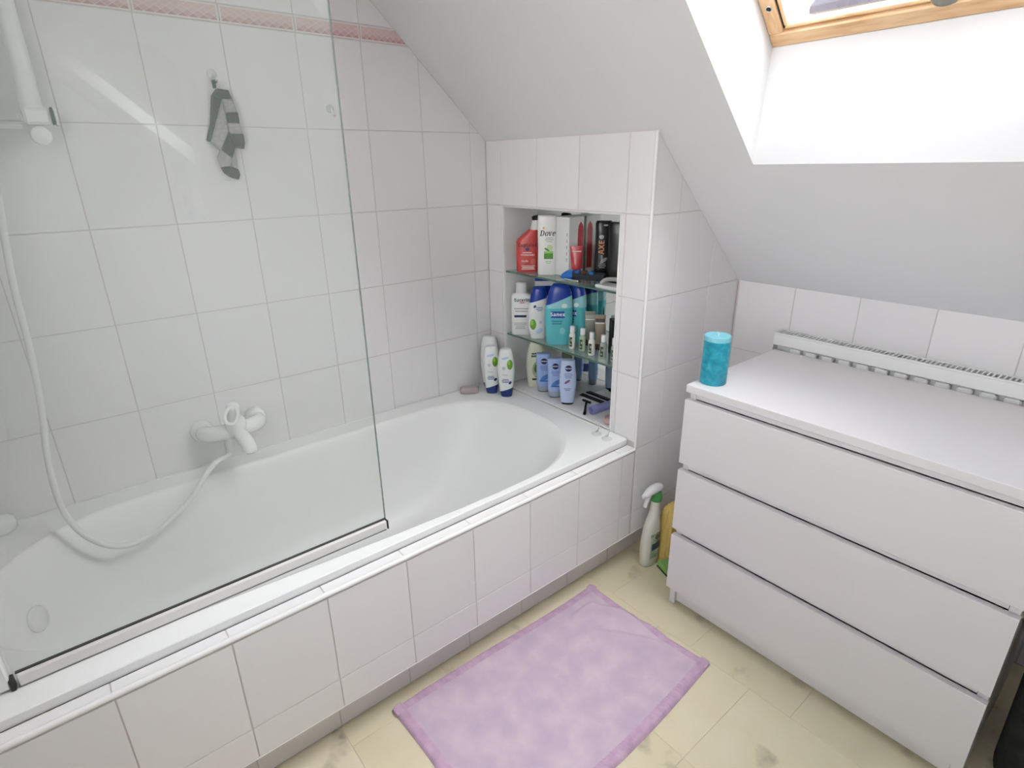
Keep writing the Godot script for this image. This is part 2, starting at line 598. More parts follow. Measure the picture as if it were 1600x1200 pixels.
	one("niche_mirror", ge.mesh(), M.mirror, "mirror covering the whole back of the tiled niche", "mirror")
	for k in 2:
		var y: float = [0.983, 0.733][k]
		var t := thing("glass_shelf", ["upper glass shelf across the tiled niche", "lower glass shelf across the tiled niche"][k], "shelf", Vector3(0, y, 0.3825), 0, "glass shelves in the niche")
		ge = Geo.new(); ge.box(Vector3(0.0875, 0, 0), Vector3(0.157, 0.006, 0.5635), 0.0005)
		part(t, "plate", ge.mesh(), M.shelf)
		ge = Geo.new(); ge.box(Vector3(0.0075, 0, 0), Vector3(0.003, 0.0062, 0.5635), 0.0005)
		part(t, "polished_edge", ge.mesh(), M.shelf_edge, Vector3.ZERO, "dark green cut edge")

	# side wall: the face of the shaft towards the room, u = x, v = y
	var ws := Geo.new()
	ws.box(Vector3(XK * 0.5, 0.56, ZF - 0.03), Vector3(XK - 0.004, 0.8, 0.05), 0.0)
	var wsd := struct("wall_side", ws.mesh(), M.grout)
	var face := Transform3D(Basis.IDENTITY, Vector3(0, 0, ZF - 0.0016))
	tiles(wsd, [0.006, 0.1345, 0.3345, XK], [0.1386, 0.2266, R2 - 3 * TH, R2 - 2 * TH, R2 - TH, R2, R2 + TH], face, [], sl)
	# outer corner bead
	et = Geo.new()
	var bead := PackedVector3Array([Vector3(0.0015, 0.484, ZF - 0.0015), Vector3(0.0015, slope_y(0.0) - 0.003, ZF - 0.0015)])
	et.tube(bead, 0.0052, 14)
	struct("trim_1", et.mesh(), M.trim)

	# tub apron
	ge = Geo.new()
	ge.box(Vector3(XL * 0.5, 0.3095, ZF - 0.0178), Vector3(-XL, 0.341, 0.0324), 0.0)
	var wt := struct("wall_tub_apron", ge.mesh(), M.grout)
	var pu := [0.0]
	for k in 9: pu.append(-0.0625 - 0.2011 * k)
	pu.append(XL)
	tiles(wt, pu, [0.1386, 0.2266, 0.4675], face)
	var toe := Transform3D(Basis.IDENTITY, Vector3(0, 0, 0.7106))
	ge = Geo.new()
	ge.box(Vector3((XL + XK) * 0.5, 0.069, 0.702), Vector3(XK - XL, 0.138, 0.02 - 0.0032), 0.0)
	var wp := struct("wall_tub_plinth", ge.mesh(), M.grout)
	tiles(wp, [XK, 0.38, 0.174, -0.032, -0.238, -0.444, -0.650, -0.8566, -1.0626, -1.2686, -1.4746, -1.68, XL], [0.001, 0.139], toe)
	var led := Transform3D(Basis(Vector3(1, 0, 0), Vector3(0, 0, -1), Vector3(0, 1, 0)), Vector3(0, 0.4804, 0))
	var lu := [0.0]
	for k in 9: lu.append(-0.068 - 0.2006 * k)
	lu.append(XL)
	tiles(wt, lu, [-0.7745, -0.746], led)
	et = Geo.new()
	et.tube(PackedVector3Array([Vector3(XL, 0.4755, ZF - 0.0035), Vector3(-0.001, 0.4755, ZF - 0.0035)]), 0.0066, 14)
	struct("trim_2", et.mesh(), M.trim)
	et = Geo.new()
	et.box(Vector3((XL + XK) * 0.5, 0.1378, ZF - 0.004), Vector3(XK - XL, 0.003, 0.010), 0.0008)
	struct("trim_3", et.mesh(), M.trim)

	# knee wall
	ge = Geo.new()
	ge.box(Vector3(XK + 0.06 + a, 0.5, (ZB + ZF) * 0.5), Vector3(0.12, 1.02, ZB - ZF), 0.0)
	var wk := struct("wall_knee", ge.mesh(), M.grout)
	# u = -z here so that the tiles face -x with the right winding
	var facek := Transform3D(Basis(Vector3(0, 0, 1), Vector3(0, 1, 0), Vector3(-1, 0, 0)), Vector3(XK + a, 0, 0))
	tiles(wk, steps(ZF + 0.0058, TW, 8), [0.003, 0.2266, R2 - 3 * TH, R2 - 2 * TH, 0.9763], facek)
	# left wall, wall behind the camera
	ge = Geo.new()
	# window added out of view as fill, to even out the daylight
	var wy0 := 1.00; var wy1 := 2.05; var wz0 := 1.10; var wz1 := 1.95
	ge.box(Vector3(XL - 0.06, CEIL * 0.5, (wz0 - 0.15) * 0.5), Vector3(0.12, CEIL + 0.2, wz0 + 0.15), 0.0)
	ge.box(Vector3(XL - 0.06, CEIL * 0.5, (wz1 + ZB + 0.15) * 0.5), Vector3(0.12, CEIL + 0.2, ZB + 0.15 - wz1), 0.0)
	ge.box(Vector3(XL - 0.06, (wy0 - 0.1) * 0.5, (wz0 + wz1) * 0.5), Vector3(0.12, wy0 + 0.1, wz1 - wz0), 0.0)
	ge.box(Vector3(XL - 0.06, (wy1 + CEIL + 0.1) * 0.5, (wz0 + wz1) * 0.5), Vector3(0.12, CEIL + 0.1 - wy1, wz1 - wz0), 0.0)
	struct("wall_left", ge.mesh(), M.paint)
	var w2 := Node3D.new()
	w2.name = "added_window_2"
	w2.set_meta("kind", "structure")
	add_child(w2)
	w2.position = Vector3(XL - 0.07, wy0, wz0)
	var wh := wy1 - wy0; var ww := wz1 - wz0
	for f in [["frame_rail", Vector3(0, 0.03, ww * 0.5), Vector3(0.06, 0.06, ww)], ["frame_rail", Vector3(0, wh - 0.03, ww * 0.5), Vector3(0.06, 0.06, ww)], ["frame_stile", Vector3(0, wh * 0.5, 0.03), Vector3(0.06, wh - 0.12, 0.06)], ["frame_stile", Vector3(0, wh * 0.5, ww - 0.03), Vector3(0.06, wh - 0.12, 0.06)]]:
		ge = Geo.new(); ge.box(f[1], f[2], 0.003)
		part(w2, f[0], ge.mesh(), M.white)
	ge = Geo.new(); ge.box(Vector3(0, wh * 0.5, ww * 0.5), Vector3(0.005, wh - 0.11, ww - 0.11), 0.0)
	part(w2, "pane", ge.mesh(), M.pane)
	ge = Geo.new()
	ge.box(Vector3((XL + XK) * 0.5, CEIL * 0.5, ZB + 0.06), Vector3(XK - XL + 0.5, CEIL + 0.2, 0.12), 0.0)
	struct("wall_front", ge.mesh(), M.paint)
	ge = Geo.new()
	ge.box(Vector3((XL - 0.9) * 0.5, CEIL + 0.08, ZB * 0.5), Vector3(1.35, 0.16, ZB + 0.3), 0.0)
	struct("ceiling", ge.mesh(), M.paint)

# ---- roof slope with the window shaft
const WZ0 := 1.013
const WZ1 := 1.655
const S0 := -0.138   # foot of the opening on the slope, measured up the slope from x = 0
const F0 := 0.0265   # foot of the window frame
const F1 := 1.006
const S1 := 1.234
const DEEP := 0.209

func on_roof(s: float, p: float) -> Vector2:
	return Vector2(-0.7373 * s + 0.6756 * p, SL + 0.6756 * s + 0.7373 * p)

func roof_window() -> void:
	var ge := Geo.new()
	var out := 0.30
	var low := -0.95
	var top := 1.50
	var q := func(a: Array) -> PackedVector2Array:
		var o := PackedVector2Array()
		for k in range(0, a.size(), 2): o.append(on_roof(a[k], a[k + 1]))
		return o
	# profiles run counter-clockwise in (x, y)
	var full: PackedVector2Array = q.call([low, 0.0, low, out, top, out, top, 0.0])
	var foot: PackedVector2Array = q.call([low, 0.0, low, out, F0, out, F0, DEEP, S0, 0.0])
	var head: PackedVector2Array = q.call([S1, 0.0, F1, DEEP, F1, out, top, out, top, 0.0])
	for poly in [[full, -0.15, WZ0], [full, WZ1, ZB + 0.15], [foot, WZ0, WZ1], [head, WZ0, WZ1]]:
		var pl: PackedVector2Array = poly[0]
		if area(pl) < 0: pl.reverse()
		ge.prism(pl, poly[1], poly[2])
	struct("ceiling_slope", ge.mesh(), M.paint)
	# window: local x = -z of the room, y up the slope, z outwards
	var w := Node3D.new()
	w.name = "window_1"
	w.set_meta("kind", "structure")
	add_child(w)
	var o := on_roof(0, 0)
	w.transform = Transform3D(Basis(Vector3(0, 0, -1), Vector3(-0.7373, 0.6756, 0), Vector3(0.6756, 0.7373, 0)), Vector3(o.x, o.y, 0))
	var xa := -WZ0; var xb := -WZ1
	var fw := 0.035
	var g1 := func(c: Vector3, s: Vector3, b := 0.003) -> ArrayMesh:
		var k := Geo.new(); k.box(c, s, b); return k.mesh()
	var mid := (xa + xb) * 0.5
	var wid := absf(xa - xb)
	var fh := F1 - F0
	part(w, "frame_rail", g1.call(Vector3(mid, F0 + fw * 0.5, DEEP + 0.016), Vector3(wid, fw, 0.032)), M.pine_z)
	part(w, "frame_rail", g1.call(Vector3(mid, F1 - fw * 0.5, DEEP + 0.016), Vector3(wid, fw, 0.032)), M.pine_z)
	var st := part(w, "frame_stile", g1.call(Vector3(xa - fw * 0.5, (F0 + F1) * 0.5, DEEP + 0.0162), Vector3(fw, fh - 2 * fw + 0.001, 0.0325)), M.pine_s)
	part(w, "frame_stile", g1.call(Vector3(xb + fw * 0.5, (F0 + F1) * 0.5, DEEP + 0.0162), Vector3(fw, fh - 2 * fw + 0.001, 0.0325)), M.pine_s)
	# screw cap in the stile
	var sc := Geo.new()
	var facing := Transform3D(Basis(Vector3(1, 0, 0), Vector3(0, 0, -1), Vector3(0, 1, 0)), Vector3(xa - 0.020, 0.128, DEEP))
	sc.lathe(PackedVector2Array([Vector2(0.0078, -0.001), Vector2(0.0078, 0.0012), Vector2(0.0058, 0.0014), Vector2(0.0056, 0.0002), Vector2(0.0001, 0.0002)]), 20, facing)
	part(st, "screw_cap", sc.mesh(), M.chrome)
	sc = Geo.new()
	sc.lathe(PackedVector2Array([Vector2(0.0054, 0.0), Vector2(0.0054, 0.0006), Vector2(0.0001, 0.0007)]), 20, facing)
	part(st, "screw_hole_shade", sc.mesh(), M.dark)  # dark disc painted for the shade inside the screw hole
	# sash
	var gap := 0.002
	var sw := 0.009
	var ix0 := xa - fw - gap; var ix1 := xb + fw + gap
	var iy0 := F0 + fw + gap; var iy1 := F1 - fw - gap
	var sz := DEEP + 0.019
	part(w, "sash_rail", g1.call(Vector3((ix0 + ix1) * 0.5, iy0 + sw * 0.5, sz), Vector3(absf(ix0 - ix1), sw, 0.024)), M.pine_z)
	part(w, "sash_rail", g1.call(Vector3((ix0 + ix1) * 0.5, iy1 - sw * 0.5, sz), Vector3(absf(ix0 - ix1), sw, 0.024)), M.pine_z)
	part(w, "sash_stile", g1.call(Vector3(ix0 - sw * 0.5, (iy0 + iy1) * 0.5, sz), Vector3(sw, iy1 - iy0 - 2 * sw + 0.001, 0.0245)), M.pine_s)
	part(w, "sash_stile", g1.call(Vector3(ix1 + sw * 0.5, (iy0 + iy1) * 0.5, sz), Vector3(sw, iy1 - iy0 - 2 * sw + 0.001, 0.0245)), M.pine_s)
	part(w, "seal", g1.call(Vector3(xa - fw - 0.002, (iy0 + iy1) * 0.5, DEEP + 0.017), Vector3(0.003, iy1 - iy0 - 0.01, 0.02), 0.0005), M.seal)
	part(w, "pane", g1.call(Vector3(mid, (F0 + F1) * 0.5, sz + 0.002), Vector3(absf(ix0 - ix1) - 2 * sw + 0.008, iy1 - iy0 - 2 * sw + 0.008, 0.004), 0.0), M.pane)
	var la := Geo.new()
	la.lathe(PackedVector2Array([Vector2(0.0001, -0.012), Vector2(0.016, -0.010), Vector2(0.021, -0.004), Vector2(0.022, 0.002), Vector2(0.02, 0.006)]), 24, Transform3D(Basis(Vector3(1.15, 0, 0), Vector3(0, 0, 1), Vector3(0, 0.8, 0)), Vector3(-1.372, F0 + 0.046, DEEP + 0.006)))
	part(w, "latch", la.mesh(), mat(Color(0.55, 0.56, 0.52), 0.35, 0.6))

# ---- tub
func oval(y: float, left: float, right: float, back: float, front: float, al: float, ar: float, n: int) -> PackedVector3Array:
	var o := PackedVector3Array()
	var zc := (back + front) * 0.5
	var hz := (front - back) * 0.5
	for i in n:
		var t := TAU * i / n
		var c := cos(t); var s := sin(t)
		var e := 2.0 / (2.15 if s > 0 or c < 0 else 2.8)
		var z := zc + hz * signf(s) * pow(absf(s), e)
		var x: float
		# straight flanks between the two rounded ends
		var f := signf(c) * pow(absf(c), e)
		if f >= 0: x = lerpf((left + al + right - ar) * 0.5, right - ar, smoothstep(0.0, 0.25, f)) + ar * f
		else: x = lerpf((left + al + right - ar) * 0.5, left + al, smoothstep(0.0, 0.25, -f)) + al * f
		# the front flank draws in towards the foot end
		if z > zc: z = zc + (z - zc) * (1.0 - 0.19 * clampf(-0.6 - x, 0.0, 1.2))
		o.append(Vector3(x, y, z))
	return o

func bathtub() -> void:
	var t := thing("bathtub", "white built-in bathtub with oval basin behind tiled apron", "bathtub", Vector3.ZERO)
	var n := 144
	var rings := []
	var zc := 0.403
	var inner := oval(RIM, -1.665, -0.097, 0.079, 0.7265, 0.36, 0.34, n)
	# outline of the rim, matched point by point to the oval
	var rect_at := func(y: float, grow: float) -> PackedVector3Array:
		var o := PackedVector3Array()
		var x0 := XL + 0.002 - grow; var x1 := -0.0015 + grow; var z0 := 0.002 - grow; var z1 := 0.7455 + grow
		var cen := Vector2((x0 + x1) * 0.5, zc)
		for p in inner:
			var d := Vector2(p.x, p.z) - cen
			var k := minf((x1 - cen.x if d.x > 0 else cen.x - x0) / maxf(absf(d.x), 1e-5), (z1 - cen.y if d.y > 0 else cen.y - z0) / maxf(absf(d.y), 1e-5))
			var r := cen + d * k
			o.append(Vector3(r.x, y, r.y))
		# snap the nearest points to the corners
		for cx in [x0, x1]:
			for cz in [z0, z1]:
				var best := 0
				for i in n:
					if Vector2(o[i].x - cx, o[i].z - cz).length() < Vector2(o[best].x - cx, o[best].z - cz).length(): best = i
				o[best] = Vector3(cx, y, cz)
		return o
	var ge := Geo.new()
	ge.loft([rect_at.call(0.4805, -0.002), rect_at.call(RIM - 0.002, 0.0)], -1, false, false)
	ge.loft([rect_at.call(RIM - 0.002, 0.0), rect_at.call(RIM, -0.002)], -1, false, false)
	ge.loft([rect_at.call(RIM, -0.002), oval(RIM, -1.669, -0.093, 0.075, 0.7305, 0.36, 0.34, n)], -1, false, false)
	# rolled edge and basin
	for r in [[0.0, 0.0], [0.0015, 0.004], [0.005, 0.008], [0.012, 0.012], [0.03, 0.017], [0.08, 0.027], [0.15, 0.038], [0.22, 0.052], [0.29, 0.072], [0.33, 0.092], [0.36, 0.118], [0.378, 0.150], [0.385, 0.19]]:
		var d: float = r[0]; var k: float = r[1] - 0.004
		rings.append(oval(RIM - d, -1.665 + k * 1.15, -0.097 - k * 1.5 - d * 0.42, 0.079 + k, 0.7265 - k, 0.36 - k * 0.2, 0.34 + d * 0.1 - k * 0.2, n))
	ge.loft(rings, 1, false, true)
	part(t, "basin", ge.mesh(false), M.acrylic)
	# overflow cover on the foot end
	var ov := Geo.new()
	var nrm := Vector3(0.86, 0.20, 0.47).normalized()
	var sx := nrm.cross(Vector3.UP).normalized()
	var tf := Transform3D(Basis(sx, nrm, sx.cross(nrm)), Vector3(-1.610, 0.360, 0.262))
	ov.lathe(PackedVector2Array([Vector2(0.024, -0.02), Vector2(0.026, 0.014), Vector2(0.031, 0.016), Vector2(0.032, 0.022), Vector2(0.028, 0.0265), Vector2(0.0001, 0.028)]), 32, tf)
	part(t, "overflow_cover", ov.mesh(), M.white_gloss)
	# sealant bead along the tiles
	var sb := Geo.new()
	sb.tube(PackedVector3Array([Vector3(XL + 0.01, RIM, 0.0048), Vector3(-0.004, RIM, 0.0048)]), 0.003, 8)
	sb.tube(PackedVector3Array([Vector3(-0.0042, RIM, 0.0048), Vector3(-0.0042, RIM, 0.743)]), 0.003, 8)
	part(t, "sealant", sb.mesh(), M.white)

func glass_screen() -> void:
	var t := thing("shower_screen", "clear glass shower screen standing on the tub rim", "shower screen", Vector3(-1.60, RIM, 0.672))
	var g1 := func(c: Vector3, s: Vector3, b := 0.001) -> ArrayMesh:
		var k := Geo.new(); k.box(c, s, b); return k.mesh()
	var len_ := 0.7395
	# the pane leans out a little towards its free edge as the photo shows
	part(t, "glass_pane", g1.call(Vector3(len_ * 0.5, 0.735, -0.003), Vector3(len_, 1.43, 0.006), 0.0004), M.screen)
	part(t, "glass_edge", g1.call(Vector3(len_ + 0.0006, 0.735, -0.003), Vector3(0.0012, 1.43, 0.0062), 0.0002), M.glass_edge)
	part(t, "bottom_rail", g1.call(Vector3(len_ * 0.5 + 0.002, 0.0145, 0.002), Vector3(len_ - 0.008, 0.023, 0.017), 0.0015), M.alu)
	part(t, "seal_strip", g1.call(Vector3(len_ * 0.5 + 0.002, 0.0266, -0.002), Vector3(len_ - 0.004, 0.0016, 0.008), 0.0003), M.seal)
	part(t, "drip_seal", g1.call(Vector3(len_ * 0.5, 0.0016, 0.003), Vector3(len_ - 0.008, 0.0030, 0.014), 0.0003), M.seal_grey)
	part(t, "end_cap", g1.call(Vector3(len_ + 0.001, 0.0140, 0.002), Vector3(0.0028, 0.0245, 0.0185), 0.0006), M.seal)
	part(t, "hinge_post", g1.call(Vector3(-0.026, 0.735, 0.0), Vector3(0.042, 1.46, 0.022), 0.003), M.white)
	part(t, "hinge_cap", g1.call(Vector3(-0.003, 0.012, 0.003), Vector3(0.007, 0.024, 0.02), 0.001), M.seal)

func smooth_path(p: Array, per := 8) -> PackedVector3Array:
	var o := PackedVector3Array()
	for i in p.size() - 1:
		var a: Vector3 = p[maxi(i - 1, 0)]; var b: Vector3 = p[i]; var c: Vector3 = p[i + 1]; var d: Vector3 = p[mini(i + 2, p.size() - 1)]
		for k in per: o.append(b.cubic_interpolate(c, a, d, float(k) / per))
	o.append(p[-1])
	return o

func mixer_and_shower() -> void:
	var t := thing("bath_mixer", "white lever bath mixer on the tiled wall above the tub", "bath mixer", Vector3(-1.045, 0.62, 0))
	var yz := Basis(Vector3(1, 0, 0), Vector3(0, 0, 1), Vector3(0, -1, 0))   # lathe axis along z
	for s in [-1.0, 1.0]:
		var ge := Geo.new()
		ge.lathe(PackedVector2Array([Vector2(0.0335, 0.0), Vector2(0.0335, 0.008), Vector2(0.030, 0.020), Vector2(0.024, 0.028), Vector2(0.0001, 0.029)]), 28, Transform3D(yz, Vector3(0.078 * s, 0.0, 0)))
		part(t, "escutcheon", ge.mesh(), M.white_gloss)
		ge = Geo.new()
		ge.tube(smooth_path([Vector3(0.078 * s, 0, 0.02), Vector3(0.077 * s, 0.002, 0.045), Vector3(0.060 * s, 0.006, 0.070), Vector3(0.03 * s, 0.008, 0.083), Vector3(0.0, 0.009, 0.086)]), 0.0235, 18)
		part(t, "arm", ge.mesh(), M.white_gloss)
	var ge := Geo.new()
	ge.lathe(PackedVector2Array([Vector2(0.0001, -0.03), Vector2(0.022, -0.028), Vector2(0.029, -0.015), Vector2(0.030, 0.02), Vector2(0.027, 0.036), Vector2(0.018, 0.043), Vector2(0.0001, 0.045)]), 28, Transform3D(Basis(Vector3(1, 0, 0), Vector3(0, 0.94, 0.34), Vector3(0, -0.34, 0.94)), Vector3(0, 0.014, 0.09)))
	part(t, "body", ge.mesh(), M.white_gloss)
	# domed lever head with an open loop reaching forward
	ge = Geo.new()
	ge.tube(smooth_path([Vector3(0, 0.04, 0.092), Vector3(0.0, 0.065, 0.098), Vector3(0.0, 0.085, 0.106), Vector3(-0.001, 0.097, 0.112), Vector3(-0.001, 0.103, 0.115)], 4), [0.022, 0.0215, 0.021, 0.0205, 0.020, 0.020, 0.020, 0.020, 0.0198, 0.0194, 0.019, 0.018, 0.0165, 0.014, 0.011, 0.007, 0.002], 18)
	part(t, "lever_neck", ge.mesh(), M.white_gloss)
	ge = Geo.new()
	var loop := PackedVector3Array()
	var dn := Vector3(-0.42, -0.62, 0.66).normalized()
	var ac := Vector3(0.9, -0.25, 0.34).normalized()
	for k in 29:
		var a := TAU * k / 28
		loop.append(Vector3(-0.015, 0.076, 0.137) + dn * sin(a) * 0.027 + ac * signf(cos(a)) * pow(absf(cos(a)), 0.75) * 0.0165)
	ge.tube(loop, 0.0052, 12)
	part(t, "lever", ge.mesh(), M.white_gloss)
	ge = Geo.new()
	ge.tube(smooth_path([Vector3(0.004, 0.005, 0.10), Vector3(0.006, 0.0, 0.135), Vector3(0.008, -0.008, 0.165), Vector3(0.008, -0.018, 0.180), Vector3(0.008, -0.026, 0.181)]), 0.0205, 18)
	part(t, "spout", ge.mesh(), M.white_gloss)
	ge = Geo.new()
	ge.lathe(PackedVector2Array([Vector2(0.0145, -0.036), Vector2(0.0145, 0.0), Vector2(0.012, 0.006)]), 20, Transform3D(Basis.IDENTITY, Vector3(-0.022, -0.012, 0.105)))
	part(t, "hose_outlet", ge.mesh(), M.white)
	ge = Geo.new()
	ge.lathe(PackedVector2Array([Vector2(0.013, -0.004), Vector2(0.013, 0.004)]), 20, Transform3D(Basis.IDENTITY, Vector3(0.008, -0.029, 0.181)))
	part(t, "aerator", ge.mesh(), M.seal_grey)

	var hose := Geo.new()
	hose.tube(smooth_path([Vector3(-1.067, 0.574, 0.105), Vector3(-1.085, 0.565, 0.112), Vector3(-1.139, 0.552, 0.13), Vector3(-1.228, 0.468, 0.15), Vector3(-1.337, 0.421, 0.17), Vector3(-1.41, 0.434, 0.18), Vector3(-1.465, 0.497, 0.18), Vector3(-1.489, 0.589, 0.17), Vector3(-1.486, 0.702, 0.14), Vector3(-1.468, 0.824, 0.11), Vector3(-1.453, 0.981, 0.09), Vector3(-1.445, 1.132, 0.08), Vector3(-1.427, 1.288, 0.08), Vector3(-1.41, 1.42, 0.085), Vector3(-1.40, 1.455, 0.09)], 10), 0.0075, 12)
	one("shower_hose", hose.mesh(), M.white, "white shower hose looping down into the tub from the mixer", "hose")

	t = thing("shower_rail", "white shower rail with slider and round knob behind the glass", "shower rail", Vector3(-1.315, 1.486, 0.05))
	ge = Geo.new()
	ge.tube(PackedVector3Array([Vector3(-0.002, 0.012, 0), Vector3(0.002, 0.2, -0.002), Vector3(0.004, 0.60, -0.003)]), [0.0215, 0.0175, 0.0165], 20)
	part(t, "pole", ge.mesh(), M.white)
	ge = Geo.new(); ge.box(Vector3(0.002, 0.0, 0.004), Vector3(0.05, 0.036, 0.044), 0.006)
	part(t, "slider", ge.mesh(), M.white_gloss)
	ge = Geo.new(); ge.box(Vector3(0.031, 0.001, 0.012), Vector3(0.0045, 0.036, 0.03), 0.0012)
	part(t, "rubber_grip", ge.mesh(), M.seal)
	ge = Geo.new(); ge.box(Vector3(0.037, -0.002, 0.008), Vector3(0.005, 0.034, 0.03), 0.001)
	part(t, "side_plate", ge.mesh(), M.white)
	ge = Geo.new(); ge.box(Vector3(-0.0315, -0.002, 0.0), Vector3(0.012, 0.014, 0.014), 0.004)
	part(t, "button", ge.mesh(), M.white)
	ge = Geo.new()
	ge.lathe(PackedVector2Array([Vector2(0.010, -0.035), Vector2(0.012, 0.004), Vector2(0.0195, 0.006), Vector2(0.0205, 0.012), Vector2(0.018, 0.016), Vector2(0.0001, 0.0175)]), 32, Transform3D(yz, Vector3(0.0005, -0.0405, 0.012)))
	part(t, "knob", ge.mesh(), M.white_gloss)
	ge = Geo.new(); ge.box(Vector3(-0.105, -0.022, 0.0), Vector3(0.16, 0.009, 0.012), 0.004)
	part(t, "arm", ge.mesh(), M.white)
	ge = Geo.new()
	ge.tube(smooth_path([Vector3(-0.09, -0.03, 0.04), Vector3(-0.10, 0.03, 0.05), Vector3(-0.13, 0.10, 0.06)]), 0.013, 14)
	part(t, "hand_shower", ge.mesh(), M.white)
	ge = Geo.new()
	ge.lathe(PackedVector2Array([Vector2(0.02, -0.02), Vector2(0.025, 0.0), Vector2(0.025, 0.05)]), 20, Transform3D(yz, Vector3(0.004, 0.56, -0.05)))
	part(t, "wall_bracket", ge.mesh(), M.white)

# ---- things hung on the long wall
func wall_things() -> void:
	var yz := Basis(Vector3(1, 0, 0), Vector3(0, 0, 1), Vector3(0, -1, 0))
	for k in 2:
		var at: Vector3 = [Vector3(-0.911, 1.607, 0), Vector3(-0.590, 1.536, 0)][k]
		var t := thing("wall_hook", ["small clear suction hook carrying the striped mitt", "empty small suction hook on the tiles near the glass edge"][k], "hook", at, 0, "suction hooks on the long wall")
		var ge := Geo.new()
		ge.lathe(PackedVector2Array([Vector2(0.0125, 0.0), Vector2(0.0125, 0.002), Vector2(0.008, 0.006), Vector2(0.004, 0.009), Vector2(0.0001, 0.010)]), 24, Transform3D(yz, Vector3.ZERO))
		part(t, "suction_cup", ge.mesh(), M.white if k == 0 else M.clear)
		ge = Geo.new()
		ge.tube(smooth_path([Vector3(0.0, 0.0, 0.009), Vector3(0.002, -0.012, 0.011), Vector3(0.004, -0.022, 0.016), Vector3(0.005, -0.018, 0.024)]), 0.0022, 8)
		part(t, "hook", ge.mesh(), M.chrome)
	# striped mitt
	var dk := tri_mat(noise_tex(0.08, 31, [[0.0, Color(0.20, 0.17, 0.17)], [1.0, Color(0.31, 0.27, 0.27)]], 128, 3), Vector3(8, 8, 8), 0.95)
	var lt := tri_mat(noise_tex(0.08, 32, [[0.0, Color(0.60, 0.57, 0.57)], [1.0, Color(0.72, 0.69, 0.69)]], 128, 3), Vector3(8, 8, 8), 0.95)
	var t := thing("striped_mitt", "grey and brown striped cloth mitt hanging from a wall hook", "washing mitt", Vector3(-0.91, 1.585, 0.0))
	var o := Vector2(-0.91, 1.585)
	var pieces := [
		["hanging_loop", mat(Color(0.20, 0.22, 0.21), 0.9), 0.016, 0.024, [-0.918, 1.59, -0.908, 1.592, -0.909, 1.572, -0.916, 1.57]],
		["cuff", dk, 0.012, 0.034, [-0.923, 1.554, -0.91, 1.57, -0.882, 1.567, -0.876, 1.544, -0.901, 1.543, -0.918, 1.550]],
		["back_fold", dk, 0.008, 0.020, [-0.923, 1.554, -0.899, 1.546, -0.902, 1.533, -0.922, 1.489, -0.948, 1.439, -0.955, 1.442, -0.939, 1.483]],
		["inner_fold", lt, 0.010, 0.026, [-0.902, 1.541, -0.896, 1.508, -0.897, 1.462, -0.926, 1.416, -0.948, 1.438, -0.925, 1.490]],
		["light_stripe", lt, 0.014, 0.036, [-0.902, 1.545, -0.877, 1.545, -0.869, 1.512, -0.897, 1.511]],
		["dark_stripe", dk, 0.014, 0.037, [-0.897, 1.5125, -0.869, 1.5135, -0.868, 1.486, -0.897, 1.486]],
		["light_stripe", lt, 0.014, 0.036, [-0.897, 1.4875, -0.868, 1.4875, -0.8635, 1.457, -0.897, 1.458]],
		["dark_stripe", dk, 0.014, 0.038, [-0.900, 1.4595, -0.8635, 1.4585, -0.863, 1.436, -0.868, 1.421, -0.890, 1.425]],
		["dark_stripe", dk, 0.012, 0.031, [-0.898, 1.464, -0.889, 1.425, -0.902, 1.397, -0.926, 1.418]],
		["light_stripe", lt, 0.012, 0.030, [-0.926, 1.420, -0.901, 1.399, -0.909, 1.373, -0.932, 1.372, -0.937, 1.398]],
		["light_stripe", lt, 0.010, 0.024, [-0.890, 1.426, -0.888, 1.392, -0.892, 1.364, -0.910, 1.368, -0.906, 1.398]],
		["toe", dk, 0.012, 0.033, [-0.933, 1.374, -0.907, 1.375, -0.891, 1.367, -0.889, 1.353, -0.895, 1.341, -0.912, 1.347, -0.926, 1.358]],
	]
	for q in pieces:
		var poly := P2(q[4])
		for i in poly.size(): poly[i] -= o
		if area(poly) < 0: poly.reverse()
		var ge := Geo.new()
		ge.prism(poly, q[2] - 0.006, q[3] - 0.004, 0.004)
		part(t, q[0], ge.mesh(), q[1])

